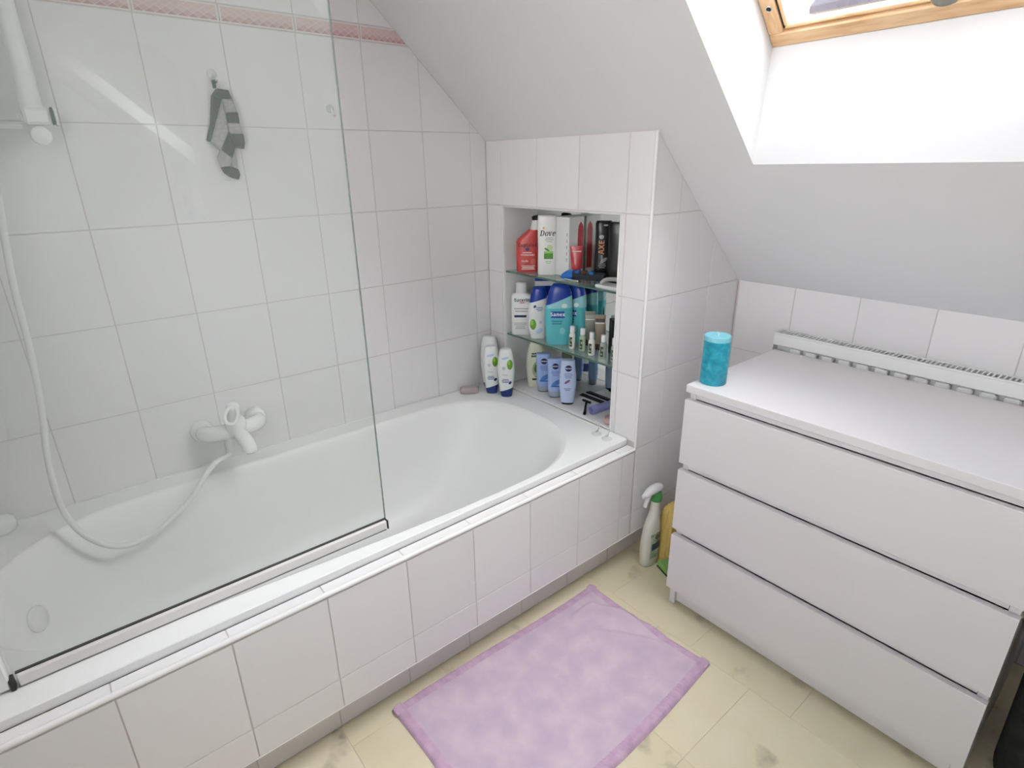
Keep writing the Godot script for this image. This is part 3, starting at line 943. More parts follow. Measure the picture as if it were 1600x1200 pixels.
# ---- radiator behind the chest
func radiator() -> void:
	var t := thing("radiator", "white panel radiator on the tiled knee wall behind the chest", "radiator", Vector3(0.462, 0.25, 0.965))
	var wm: Material = M.white_gloss
	var top := 0.583
	var ln := 0.86
	var g1 := func(c: Vector3, s: Vector3, b := 0.002) -> ArrayMesh:
		var k := Geo.new(); k.box(c, s, b); return k.mesh()
	# fluted front: flat band on top, channels below
	part(t, "front_panel", g1.call(Vector3(0.034, (top - 0.01) * 0.5, ln * 0.5), Vector3(0.006, top - 0.014, ln - 0.006), 0.001), wm)
	part(t, "top_band", g1.call(Vector3(0.005, top - 0.023, ln * 0.5), Vector3(0.010, 0.040, ln - 0.002), 0.003), wm)
	part(t, "bottom_band", g1.call(Vector3(0.005, 0.024, ln * 0.5), Vector3(0.010, 0.048, ln - 0.002), 0.003), wm)
	var z := 0.051
	while z < ln - 0.03:
		part(t, "flute", g1.call(Vector3(0.0165, top * 0.5, z + 0.0235), Vector3(0.029, top - 0.092, 0.036), 0.004), wm)
		z += 0.0515
	part(t, "side_cover", g1.call(Vector3(0.027, top * 0.5, 0.0015), Vector3(0.052, top, 0.003), 0.001), wm)
	part(t, "side_cover", g1.call(Vector3(0.027, top * 0.5, ln - 0.0015), Vector3(0.052, top, 0.003), 0.001), wm)
	part(t, "back_panel", g1.call(Vector3(0.049, (top - 0.01) * 0.5, ln * 0.5), Vector3(0.006, top - 0.014, ln - 0.006), 0.001), wm)
	# top grille: two rails and many narrow slats
	var ge := Geo.new()
	ge.box(Vector3(0.003, top - 0.0015, ln * 0.5), Vector3(0.006, 0.005, ln), 0.001)
	ge.box(Vector3(0.050, top - 0.0015, ln * 0.5), Vector3(0.006, 0.005, ln), 0.001)
	z = 0.008
	while z < ln - 0.004:
		ge.box(Vector3(0.027, top - 0.002, z), Vector3(0.044, 0.004, 0.0044), 0.0005)
		z += 0.0118
	part(t, "grille", ge.mesh(), wm)
	ge = Geo.new()
	z = 0.02
	while z < ln - 0.02:
		ge.box(Vector3(0.0415, top * 0.5 - 0.04, z), Vector3(0.009, top - 0.12, 0.0012), 0.0)
		z += 0.0258
	part(t, "convector", ge.mesh(), wm)

# ---- chest of drawers
func dresser() -> void:
	var x0 := -0.0492
	var t := thing("chest_of_drawers", "white chest with three handleless drawers before the radiator", "chest of drawers", Vector3(x0, 0, 0.981))
	var d := 0.4987
	var w := 0.8046
	var g1 := func(a: Vector3, b: Vector3, bev := 0.0012) -> ArrayMesh:
		var k := Geo.new(); k.box((a + b) * 0.5, b - a, bev); return k.mesh()
	part(t, "top", g1.call(Vector3(0, 0.757, 0), Vector3(d, 0.78, w)), M.foil)
	part(t, "side_panel", g1.call(Vector3(0.0215, 0.0, 0.002), Vector3(d, 0.7568, 0.022)), M.foil)
	part(t, "side_panel", g1.call(Vector3(0.0215, 0.0, w - 0.022), Vector3(d, 0.7568, w - 0.002)), M.foil)
	part(t, "back_board", g1.call(Vector3(d - 0.008, 0.03, 0.022), Vector3(d - 0.002, 0.757, w - 0.022)), M.foil)
	part(t, "kick_board", g1.call(Vector3(0.031, 0.010, 0.0225), Vector3(0.046, 0.068, w - 0.0225)), M.foil)
	var ys := [[0.5293, 0.734], [0.2974, 0.5056], [0.0701, 0.274]]
	for k in 3:
		var dr := Node3D.new()
		dr.name = "drawer"
		t.add_child(dr, true)
		dr.position = Vector3(0, ys[k][0], 0)
		var h: float = ys[k][1] - ys[k][0]
		# front with the grip edge bevelled back along its top
		var prof := P2([0, 0.0015, 0.0015, 0, 0.0195, 0, 0.0195, h - 0.001, 0.018, h, 0.0015, h, 0, h - 0.0015])
		var ge := Geo.new()
		ge.prism(prof, 0.0, w)
		part(dr, "front", ge.mesh(), M.foil)
		part(dr, "box_side", g1.call(Vector3(0.0196, 0.01, 0.034), Vector3(d - 0.04, h - 0.03, 0.046)), M.foil)
		part(dr, "box_side", g1.call(Vector3(0.0196, 0.01, w - 0.046), Vector3(d - 0.04, h - 0.03, w - 0.034)), M.foil)
		part(dr, "box_bottom", g1.call(Vector3(0.0196, 0.01, 0.046), Vector3(d - 0.04, 0.016, w - 0.046)), M.foil)
		part(dr, "box_back", g1.call(Vector3(d - 0.052, 0.016, 0.046), Vector3(d - 0.04, h - 0.03, w - 0.046)), M.foil)
	# rails of the carcass seen through the grip gaps
	for y in [0.734, 0.5056, 0.274]:
		part(t, "cross_rail", g1.call(Vector3(0.0210, y + 0.0015, 0.0225), Vector3(0.06, y + 0.0225, w - 0.0225), 0.0005), M.foil)
	# candle
	var c := thing("pillar_candle", "turquoise pillar candle with white wick on the chest corner", "candle", Vector3(0.020, 0.78, 1.020))
	var wax := noise_tex(0.03, 44, [[0.0, Color(0.03, 0.50, 0.60)], [0.45, Color(0.08, 0.62, 0.71)], [0.75, Color(0.22, 0.69, 0.78)], [1.0, Color(0.45, 0.77, 0.84)]], 256, 5)
	var wm := tri_mat(wax, Vector3(5, 5, 5), 0.45)
	wm.subsurf_scatter_enabled = true
	wm.subsurf_scatter_strength = 0.35
	var ge := Geo.new()
	ge.lathe(PackedVector2Array([Vector2(0.0345, 0.0), Vector2(0.036, 0.002), Vector2(0.0362, 0.07), Vector2(0.036, 0.126)]), 48)
	part(c, "wax", ge.mesh(), wm)
	ge = Geo.new()
	ge.lathe(PackedVector2Array([Vector2(0.036, 0.1255), Vector2(0.036, 0.138), Vector2(0.0345, 0.1405), Vector2(0.030, 0.1395), Vector2(0.012, 0.137), Vector2(0.0001, 0.1365)]), 48)
	var pale := tri_mat(noise_tex(0.05, 45, [[0.0, Color(0.42, 0.74, 0.81)], [1.0, Color(0.58, 0.81, 0.86)]], 256, 4), Vector3(5, 5, 5), 0.5)
	pale.subsurf_scatter_enabled = true
	pale.subsurf_scatter_strength = 0.35
	part(c, "top_wax", ge.mesh(), pale, Vector3.ZERO, "paler frosted top of the candle")
	ge = Geo.new()
	ge.tube(smooth_path([Vector3(0, 0.136, 0), Vector3(0.001, 0.144, 0.001), Vector3(-0.003, 0.149, -0.002)]), 0.0011, 8)
	part(c, "wick", ge.mesh(), M.white)

# ---- things on the floor
func floor_things() -> void:
	# bath mat
	var t := thing("bath_mat", "lavender terry bath mat lying on the beige floor", "bath mat", Vector3(-0.55, 0, 1.0))
	var c00 := Vector2(-0.940, 0.7575); var c10 := Vector2(-0.1735, 0.767); var c11 := Vector2(-0.156, 1.2213); var c01 := Vector2(-0.945, 1.235)
	var at := func(u: float, v: float) -> Vector2:
		var p := c00.lerp(c10, u).lerp(c01.lerp(c11, u), v)
		# edges bow a little
		p.y += 0.018 * sin(PI * u) * v - 0.004 * sin(TAU * u) * (1 - v)
		p.x += 0.008 * sin(PI * v) * (1.0 - 2.0 * u)
		return p
	var high := func(u: float, v: float) -> float:
		var y := 0.0105
		# creases running in from the far right corner
		var cr := func(u0: float, v0: float, u1: float, v1: float, wd: float, h: float) -> float:
			var a := Vector2(u0 * 0.77, v0 * 0.46); var b := Vector2(u1 * 0.77, v1 * 0.46); var p := Vector2(u * 0.77, v * 0.46)
			var f := clampf((p - a).dot(b - a) / (b - a).length_squared(), 0, 1)
			var dist := (p - a.lerp(b, f)).length()
			return h * exp(-dist * dist / (wd * wd)) * sin(PI * clampf(f * 0.8 + 0.1, 0, 1))
		y += cr.call(0.80, 0.16, 0.90, 0.19, 0.014, 0.028)
		y += cr.call(0.88, 0.17, 0.97, 0.42, 0.014, 0.030)
		y += cr.call(0.95, 0.36, 0.99, 0.66, 0.012, 0.016)
		y += cr.call(0.82, 0.36, 0.95, 0.72, 0.011, 0.014)
		y += 0.0012 * sin(u * 17.0 + v * 3.0) * sin(v * 11.0 + u * 5.0)
		return y
	var nu := 110; var nv := 72
	var ge := Geo.new()
	var grid := []
	for i in nu + 1:
		var row := []
		for j in nv + 1:
			var u := float(i) / nu; var v := float(j) / nv
			var p: Vector2 = at.call(lerpf(0.035, 0.965, u), lerpf(0.06, 0.94, v))
			row.append(Vector3(p.x + 0.55, high.call(lerpf(0.035, 0.965, u), lerpf(0.06, 0.94, v)), p.y - 1.0))
		grid.append(row)
	for i in nu:
		for j in nv: ge.quad(grid[i][j], grid[i + 1][j], grid[i + 1][j + 1], grid[i][j + 1], 1)
	part(t, "terry_field", ge.mesh(false), M.terry)
	# hems along four sides: rounded, ribbed across
	var sides := [[Vector2(0, 0), Vector2(1, 0), Vector2(0, 0.06)], [Vector2(1, 0), Vector2(1, 1), Vector2(-0.035, 0)], [Vector2(1, 1), Vector2(0, 1), Vector2(0, -0.06)], [Vector2(0, 1), Vector2(0, 0), Vector2(0.035, 0)]]
	for s in sides:
		ge = Geo.new()
		var n := 220
		var rows := []
		for i in n + 1:
			var f := float(i) / n
			var a: Vector2 = s[0].lerp(s[1], f)
			var row := []
			for j in 9:
				var g := j / 8.0
				var q: Vector2 = a + s[2] * g * 1.04
				q = q.clamp(Vector2.ZERO, Vector2.ONE)
				var p: Vector2 = at.call(q.x, q.y)
				var rib := 0.0016 * sin(i * 1.9) * sin(PI * minf(g, 1))
				var y: float = high.call(q.x, q.y) * sqrt(clampf(1.0 - pow(1.0 - g * 2.4, 2) if g < 0.416 else 1.0, 0, 1)) + rib + 0.0012 * sin(PI * g)
				row.append(Vector3(p.x + 0.55, maxf(y, 0.0004), p.y - 1.0))
			rows.append(row)
		for i in n:
			for j in 8: ge.quad(rows[i][j], rows[i + 1][j], rows[i + 1][j + 1], rows[i][j + 1], 1)
		part(t, "hem", ge.mesh(false), M.hem, Vector3.ZERO, "ribbed darker hem")

	# spray bottle
	t = thing("spray_bottle", "white cleaner spray bottle with green trigger collar in the corner", "spray bottle", Vector3(0.078, 0, 0.815), -6)
	var cream := mat(Color(0.90, 0.90, 0.85), 0.35)
	var secs := [[0.0, 0.030, 0.018, 3.0, 0.0], [0.004, 0.036, 0.022, 3.0, 0.0], [0.06, 0.039, 0.024, 2.8, 0.0], [0.11, 0.038, 0.024, 2.6, 0.0], [0.15, 0.034, 0.023, 2.4, 0.003], [0.18, 0.028, 0.021, 2.3, 0.006], [0.20, 0.0215, 0.019, 2.2, 0.009], [0.215, 0.0185, 0.0175, 2.1, 0.010], [0.245, 0.0165, 0.016, 2.0, 0.011], [0.265, 0.016, 0.0155, 2.0, 0.012]]
	var b := part(t, "body", body_mesh(secs, 36), cream)
	var lab := noise_tex(0.03, 61, [[0.0, Color(0.25, 0.33, 0.26)], [0.4, Color(0.62, 0.69, 0.60)], [0.7, Color(0.82, 0.86, 0.80)], [1.0, Color(0.45, 0.58, 0.45)]], 128, 3)
	patch(t, "label", secs, 0.006, 0.088, 0.026, 0.052, tri_mat(lab, Vector3(6, 6, 6), 0.4))
	patch(t, "label_panel", secs, 0.008, 0.086, 0.023, 0.014, mat(Color(0.23, 0.28, 0.33), 0.4), false, false, 0.0009, 0.1)
	patch(t, "label_panel", secs, 0.010, 0.122, 0.012, 0.010, mat(Color(0.42, 0.40, 0.30), 0.4), true, false, 0.0009)
	print_lines(t, secs, 0.008, 0.090, [0.034, 0.03], 0.008, 0.004, mat(Color(0.85, 0.88, 0.86), 0.5))
	ge = Geo.new()
	ge.lathe(PackedVector2Array([Vector2(0.0205, 0.0), Vector2(0.021, 0.012), Vector2(0.0185, 0.03), Vector2(0.015, 0.036)]), 24, Transform3D(Basis.IDENTITY, Vector3(0.013, 0.262, 0)))
	part(t, "collar", ge.mesh(), mat(Color(0.30, 0.62, 0.33), 0.35), Vector3.ZERO, "green collar")
	# pistol head: rounded hood pointing left, nozzle and trigger
	ge = Geo.new()
	var hood := []
	for k in [[0.036, 0.312, 0.006, 0.009], [0.030, 0.312, 0.012, 0.014], [0.012, 0.311, 0.0165, 0.0175], [-0.010, 0.309, 0.0165, 0.0175], [-0.028, 0.305, 0.0135, 0.0155], [-0.040, 0.300, 0.010, 0.012], [-0.047, 0.298, 0.008, 0.009]]:
		var r := PackedVector3Array()
		for i in 20:
			var a := TAU * i / 20
			r.append(Vector3(k[0], k[1] + sin(a) * k[2], cos(a) * k[3]))
		hood.append(r)
	ge.loft(hood)
	part(t, "trigger_head", ge.mesh(), M.white_gloss)
	ge = Geo.new()
	ge.lathe(PackedVector2Array([Vector2(0.0075, 0.0), Vector2(0.0075, 0.010), Vector2(0.005, 0.012), Vector2(0.0001, 0.012)]), 16, Transform3D(Basis(Vector3(0, 1, 0), Vector3(-1, 0, 0), Vector3(0, 0, 1)), Vector3(-0.045, 0.298, 0)))
	part(t, "nozzle", ge.mesh(), M.white)
	ge = Geo.new()
	ge.tube(smooth_path([Vector3(-0.018, 0.298, 0), Vector3(-0.027, 0.285, 0), Vector3(-0.036, 0.270, 0), Vector3(-0.041, 0.252, 0)]), 0.009, 14, 1, 0.55)
	part(t, "trigger", ge.mesh(), M.white_gloss)
	# green sponge
	t = thing("scouring_sponge", "green scouring sponge lying beside the spray bottle", "sponge", Vector3(0.104, 0, 0.905), -20)
	var sp := tri_mat(noise_tex(0.15, 62, [[0.0, Color(0.50, 0.68, 0.36)], [1.0, Color(0.62, 0.79, 0.47)]], 128, 3), Vector3(9, 9, 9), 0.95)
	ge = Geo.new(); ge.box(Vector3(0, 0.015, 0), Vector3(0.075, 0.022, 0.095), 0.004)
	part(t, "foam", ge.mesh(), sp)
	ge = Geo.new(); ge.box(Vector3(0, 0.0025, 0), Vector3(0.076, 0.005, 0.096), 0.001)
	part(t, "scouring_pad", ge.mesh(), mat(Color(0.13, 0.24, 0.12), 0.95))
	# yellow cloth slumped between wall and chest
	ge = Geo.new()
	var rings := []
	for k in 15:
		var f := k / 14.0
		var r := PackedVector3Array()
		for i in 40:
			var a := TAU * i / 40
			var fold := 1.0 + 0.16 * sin(a * 5.0 + f * 2.0) + 0.08 * sin(a * 9.0 - f * 4.0)
			var rr := lerpf(0.040, 0.036, f) * (1.0 if f < 0.85 else sqrt(maxf(0.02, 1.0 - pow((f - 0.85) / 0.15, 2))))
			r.append(Vector3(cos(a) * rr * fold + 0.012 * f, 0.225 * f + 0.006 * sin(a * 3.0) * f, -sin(a) * rr * 0.8 * fold))
		rings.append(r)
	ge.loft(rings)
	one("yellow_cloth", ge.mesh(), tri_mat(noise_tex(0.1, 63, [[0.0, Color(0.86, 0.73, 0.40)], [1.0, Color(0.94, 0.83, 0.52)]], 128, 3), Vector3(8, 8, 8), 0.95), "yellow cleaning cloth slumped behind the spray bottle", "cloth", Vector3(0.160, 0.0, 0.836))
	# dark bag added to give the shade beyond the chest
	ge = Geo.new()
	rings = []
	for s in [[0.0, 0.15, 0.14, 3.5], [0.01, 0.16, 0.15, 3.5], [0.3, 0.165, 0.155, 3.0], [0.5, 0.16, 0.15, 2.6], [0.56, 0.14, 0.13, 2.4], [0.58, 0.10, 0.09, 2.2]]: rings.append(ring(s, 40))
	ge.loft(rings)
	one("added_dark_bag", ge.mesh(), tri_mat(noise_tex(0.05, 64, [[0.0, Color(0.10, 0.11, 0.10)], [1.0, Color(0.25, 0.26, 0.23)]], 128, 3), Vector3(4, 4, 4), 0.95), "dark grey bag added for the shade right of the chest", "bag", Vector3(0.190, 0, 1.968))

# ---- niche, upper shelf
func niche_top() -> void:
	var Y := 0.9861
	var wht := mat(Color(0.91, 0.905, 0.88), 0.32)
	var red := mat(Color(0.79, 0.29, 0.28), 0.35)
	var ink := mat(Color(0.08, 0.08, 0.12), 0.5)
	var pale := mat(Color(0.93, 0.90, 0.88), 0.5)
	# red bottle with a leaning white neck
	var t := thing("red_lotion_bottle", "red lotion bottle with sloping shoulder, white neck and black cap", "bottle", Vector3(0.060, Y, 0.167), -41)
	var secs := [[0.0, 0.039, 0.020, 3.2, 0.0], [0.004, 0.042, 0.0225, 3.2, 0.0], [0.06, 0.043, 0.0235, 3.0, 0.0], [0.112, 0.043, 0.023, 3.0, 0.0], [0.122, 0.040, 0.0225, 2.8, 0.003], [0.138, 0.030, 0.021, 2.6, 0.012], [0.155, 0.018, 0.018, 2.3, 0.021]]
	part(t, "body", body_mesh(secs, 36), red)
	var ge := Geo.new()
	ge.tube(smooth_path([Vector3(0.024, 0.128, -0.004), Vector3(0.028, 0.155, -0.004), Vector3(0.034, 0.183, -0.004), Vector3(0.036, 0.196, -0.004)]), 0.0165, 20)
	part(t, "neck", ge.mesh(), wht)
	ge = Geo.new()
	ge.lathe(PackedVector2Array([Vector2(0.0195, 0.0), Vector2(0.0205, 0.004), Vector2(0.0195, 0.011), Vector2(0.012, 0.0135), Vector2(0.0001, 0.014)]), 24, Transform3D(Basis(Vector3(1, 0.12, 0), Vector3(-0.12, 1, 0.1), Vector3(0, -0.1, 1)), Vector3(0.037, 0.192, -0.004)))
	part(t, "cap", ge.mesh(), M.dark)
	lettering(t, "CapSoleil", secs, 0.0, 0.100, 0.0175, ink, false, 0.0, 0.0009, 0.92)
	patch(t, "emblem", secs, 0.0, 0.085, 0.008, 0.007, mat(Color(0.25, 0.20, 0.40), 0.4), true)
	lettering(t, "HYDRATANT", secs, 0.001, 0.064, 0.009, pale)
	patch(t, "print", secs, -0.001, 0.0725, 0.017, 0.0012, pale)
	lettering(t, "Huile", secs, -0.010, 0.041, 0.010, pale)
	patch(t, "fruit_print", secs, 0.021, 0.038, 0.010, 0.012, mat(Color(0.80, 0.42, 0.38), 0.4), true)
	patch(t, "fruit_print", secs, -0.018, 0.036, 0.010, 0.013, mat(Color(0.78, 0.34, 0.32), 0.4), true)
	print_lines(t, secs, 0.002, 0.023, [0.052, 0.045, 0.05], 0.006, 0.0028, pale)
	# white body lotion
	t = thing("white_lotion_bottle", "slim white lotion bottle with green cucumber print, beside the red one", "bottle", Vector3(0.066, Y, 0.269), -43)
	secs = [[0.0, 0.031, 0.017, 3.6], [0.003, 0.0335, 0.0195, 3.6], [0.05, 0.0335, 0.0205, 3.2], [0.10, 0.0325, 0.0205, 3.0], [0.14, 0.034, 0.0205, 3.2], [0.205, 0.0338, 0.0195, 3.6], [0.2115, 0.033, 0.0185, 3.6], [0.213, 0.031, 0.0165, 3.6]]
	part(t, "body", body_mesh(secs, 36), mat(Color(0.92, 0.92, 0.91), 0.28))
	lettering(t, "Dove", secs, 0.003, 0.150, 0.026, mat(Color(0.13, 0.15, 0.14), 0.5), true, 0.0, 0.0007, 0.85, 0.2)
	patch(t, "gold_bird", secs, -0.012, 0.169, 0.003, 0.004, mat(Color(0.88, 0.66, 0.35), 0.35), true)
	print_lines(t, secs, 0.008, 0.134, [0.024, 0.03, 0.02], 0.0065, 0.0022, mat(Color(0.62, 0.66, 0.60), 0.5))
	patch(t, "cucumber_print", secs, 0.006, 0.073, 0.0165, 0.014, mat(Color(0.32, 0.58, 0.22), 0.35), false, false, 0.0005)
	patch(t, "cucumber_print", secs, 0.010, 0.099, 0.011, 0.011, mat(Color(0.78, 0.87, 0.66), 0.35), true, false, 0.0004)
	patch(t, "leaf_print", secs, 0.0, 0.093, 0.009, 0.004, mat(Color(0.33, 0.52, 0.24), 0.35), true, false, 0.0008, -0.5)
	patch(t, "leaf_print", secs, 0.006, 0.083, 0.0155, 0.004, mat(Color(0.60, 0.80, 0.45), 0.35), false, false, 0.0008)
	print_lines(t, secs, 0.006, 0.050, [0.022, 0.016], 0.006, 0.003, mat(Color(0.68, 0.80, 0.60), 0.5))
	# tall box standing in for a shape seen in the niche mirror
	t = thing("white_box_shape", "tall white box with a red pointed patch, for a shape seen in the mirror", "carton", Vector3(0.1225, Y, 0.327), 0)
	ge = Geo.new(); ge.box(Vector3(0, 0.104, 0), Vector3(0.075, 0.208, 0.074), 0.0012)
	part(t, "box", ge.mesh(), M.white)
	ge = Geo.new()
	ge.prism(P2([0.006, 0.022, 0.034, 0.022, 0.034, 0.160, 0.030, 0.178, 0.020, 0.190, 0.010, 0.178, 0.006, 0.160]), 0.0368, 0.0374)
	part(t, "red_patch", ge.mesh(), mat(Color(0.72, 0.20, 0.25), 0.4))
	for k in 5:
		ge = Geo.new(); ge.box(Vector3(-0.0376, 0.06 + k * 0.022, 0.026), Vector3(0.0004, 0.012, 0.0024), 0.0)
		part(t, "print", ge.mesh(), mat(Color(0.45, 0.42, 0.42), 0.5))
	# red tube standing on its cap
	t = thing("red_cream_tube", "small red cream tube with flat crimped top behind the trimmer", "tube", Vector3(0.094, Y, 0.394), -46)
	secs = [[0.0, 0.013, 0.013, 2.0], [0.012, 0.0135, 0.0135, 2.0], [0.016, 0.015, 0.0145, 2.0], [0.06, 0.0195, 0.012, 2.2], [0.098, 0.0225, 0.0035, 2.6], [0.112, 0.0235, 0.0016, 3.0]]
	part(t, "tube", body_mesh(secs, 28), mat(Color(0.75, 0.25, 0.27), 0.3))
	ge = Geo.new()
	ge.lathe(PackedVector2Array([Vector2(0.0148, 0.0), Vector2(0.0152, 0.002), Vector2(0.0150, 0.013), Vector2(0.0142, 0.015)]), 24)
	part(t, "cap", ge.mesh(), mat(Color(0.62, 0.15, 0.17), 0.3))
	patch(t, "print", secs, 0.0, 0.094, 0.016, 0.0015, pale)
	# two black shower gels
	for k in 2:
		t = thing("black_shower_gel", ["black wavy shower gel bottle with orange and white lettering", "plain black shower gel bottle at the niche's right edge"][k], "bottle", [Vector3(0.114, Y, 0.500), Vector3(0.108, Y, 0.565)][k], [-42.0, -60.0][k], "black shower gels")
		secs = [[0.0, 0.026, 0.016, 3.0, 0.0], [0.004, 0.029, 0.019, 3.0, 0.0], [0.05, 0.028, 0.020, 2.8, -0.002], [0.09, 0.029, 0.020, 2.8, 0.0], [0.13, 0.031, 0.020, 2.8, 0.003], [0.165, 0.030, 0.0195, 2.8, 0.002], [0.195, 0.029, 0.018, 3.0, 0.0], [0.203, 0.025, 0.015, 3.0, 0.0]]
		part(t, "body", body_mesh(secs, 32), mat(Color(0.045, 0.05, 0.07), 0.3))
		if k == 0:
			lettering(t, "AXE", secs, -0.008, 0.118, 0.026, mat(Color(0.80, 0.55, 0.36), 0.4), false, PI / 2, 0.0008)
			patch(t, "print", secs, -0.009, 0.152, 0.008, 0.007, mat(Color(0.62, 0.63, 0.64), 0.4), true)
			lettering(t, "DARK", secs, -0.006, 0.080, 0.010, mat(Color(0.75, 0.75, 0.75), 0.4), false, PI / 2)
			patch(t, "print", secs, 0.001, 0.074, 0.012, 0.007, mat(Color(0.55, 0.55, 0.55), 0.4), true, false, 0.0005, 0.6)
			print_lines(t, secs, -0.004, 0.062, [0.022, 0.026, 0.018], 0.006, 0.0026, mat(Color(0.60, 0.60, 0.60), 0.4))
			patch(t, "painted_shine", secs, 0.004, 0.190, 0.008, 0.003, mat(Color(0.62, 0.62, 0.60), 0.3), true)  # pale highlight painted near the top of the bottle
	# trimmer lying across the shelf
	t = thing("hair_trimmer", "blue and black electric hair trimmer lying on the upper shelf", "trimmer", Vector3(0.050, Y, 0.462), 0)
	var axis := [Vector3(-0.014, 0.012, -0.080), Vector3(-0.008, 0.017, -0.055), Vector3(0.0, 0.020, -0.02), Vector3(0.010, 0.022, 0.02), Vector3(0.022, 0.022, 0.055), Vector3(0.030, 0.021, 0.082)]
	ge = Geo.new()
	ge.tube(smooth_path(axis.slice(1), 6), 0.0165, 16, 1, 0.95)
	part(t, "handle", ge.mesh(), mat(Color(0.17, 0.19, 0.22), 0.3))
	ge = Geo.new()
	ge.tube(PackedVector3Array([Vector3(-0.016, 0.008, -0.086), Vector3(-0.013, 0.012, -0.074), Vector3(-0.008, 0.018, -0.052), Vector3(-0.003, 0.022, -0.03)]), [0.003, 0.011, 0.0185, 0.0165], 14)
	part(t, "blue_tip", ge.mesh(), mat(Color(0.16, 0.45, 0.78), 0.35), Vector3.ZERO, "bright blue tip")
	for k in 3:
		ge = Geo.new()
		var f: Vector3 = [Vector3(-0.004, 0.0345, -0.012), Vector3(0.001, 0.0355, 0.014), Vector3(0.009, 0.0355, 0.042)][k]
		ge.box(Vector3.ZERO, Vector3(0.026, 0.012, 0.018), 0.004, Transform3D(Basis(Vector3.UP, 0.35), f))
		part(t, "grip_inlay", ge.mesh(), [mat(Color(0.17, 0.40, 0.68), 0.4), mat(Color(0.36, 0.20, 0.17), 0.4), mat(Color(0.19, 0.42, 0.66), 0.4)][k])
	ge = Geo.new()
	ge.tube(smooth_path([Vector3(-0.022, 0.006, -0.060), Vector3(-0.022, 0.0045, -0.030), Vector3(-0.014, 0.0045, 0.0)], 5), [0.002, 0.0035, 0.0042, 0.0044, 0.0044, 0.0044, 0.0044, 0.0044, 0.0040, 0.0034, 0.002], 10)
	part(t, "chrome_strip", ge.mesh(), M.chrome)
	# white dish with grey clip
	t = thing("white_dish", "white plastic dish with a grey clip at the shelf's right end", "dish", Vector3(0.042, Y, 0.608), 0)
	ge = Geo.new()
	ge.box(Vector3(0, 0.006, 0), Vector3(0.060, 0.011, 0.100), 0.004)
	part(t, "dish", ge.mesh(), M.white)
	ge = Geo.new()
	ge.tube(smooth_path([Vector3(-0.02, 0.014, -0.030), Vector3(-0.010, 0.026, -0.020), Vector3(0.0, 0.030, 0.0), Vector3(0.008, 0.030, 0.03), Vector3(0.01, 0.026, 0.048)], 6), 0.007, 12)
	part(t, "clip", ge.mesh(), mat(Color(0.66, 0.66, 0.65), 0.4))

# ---- niche, lower shelf
func cap_secs(a: Array) -> Array:
	return a

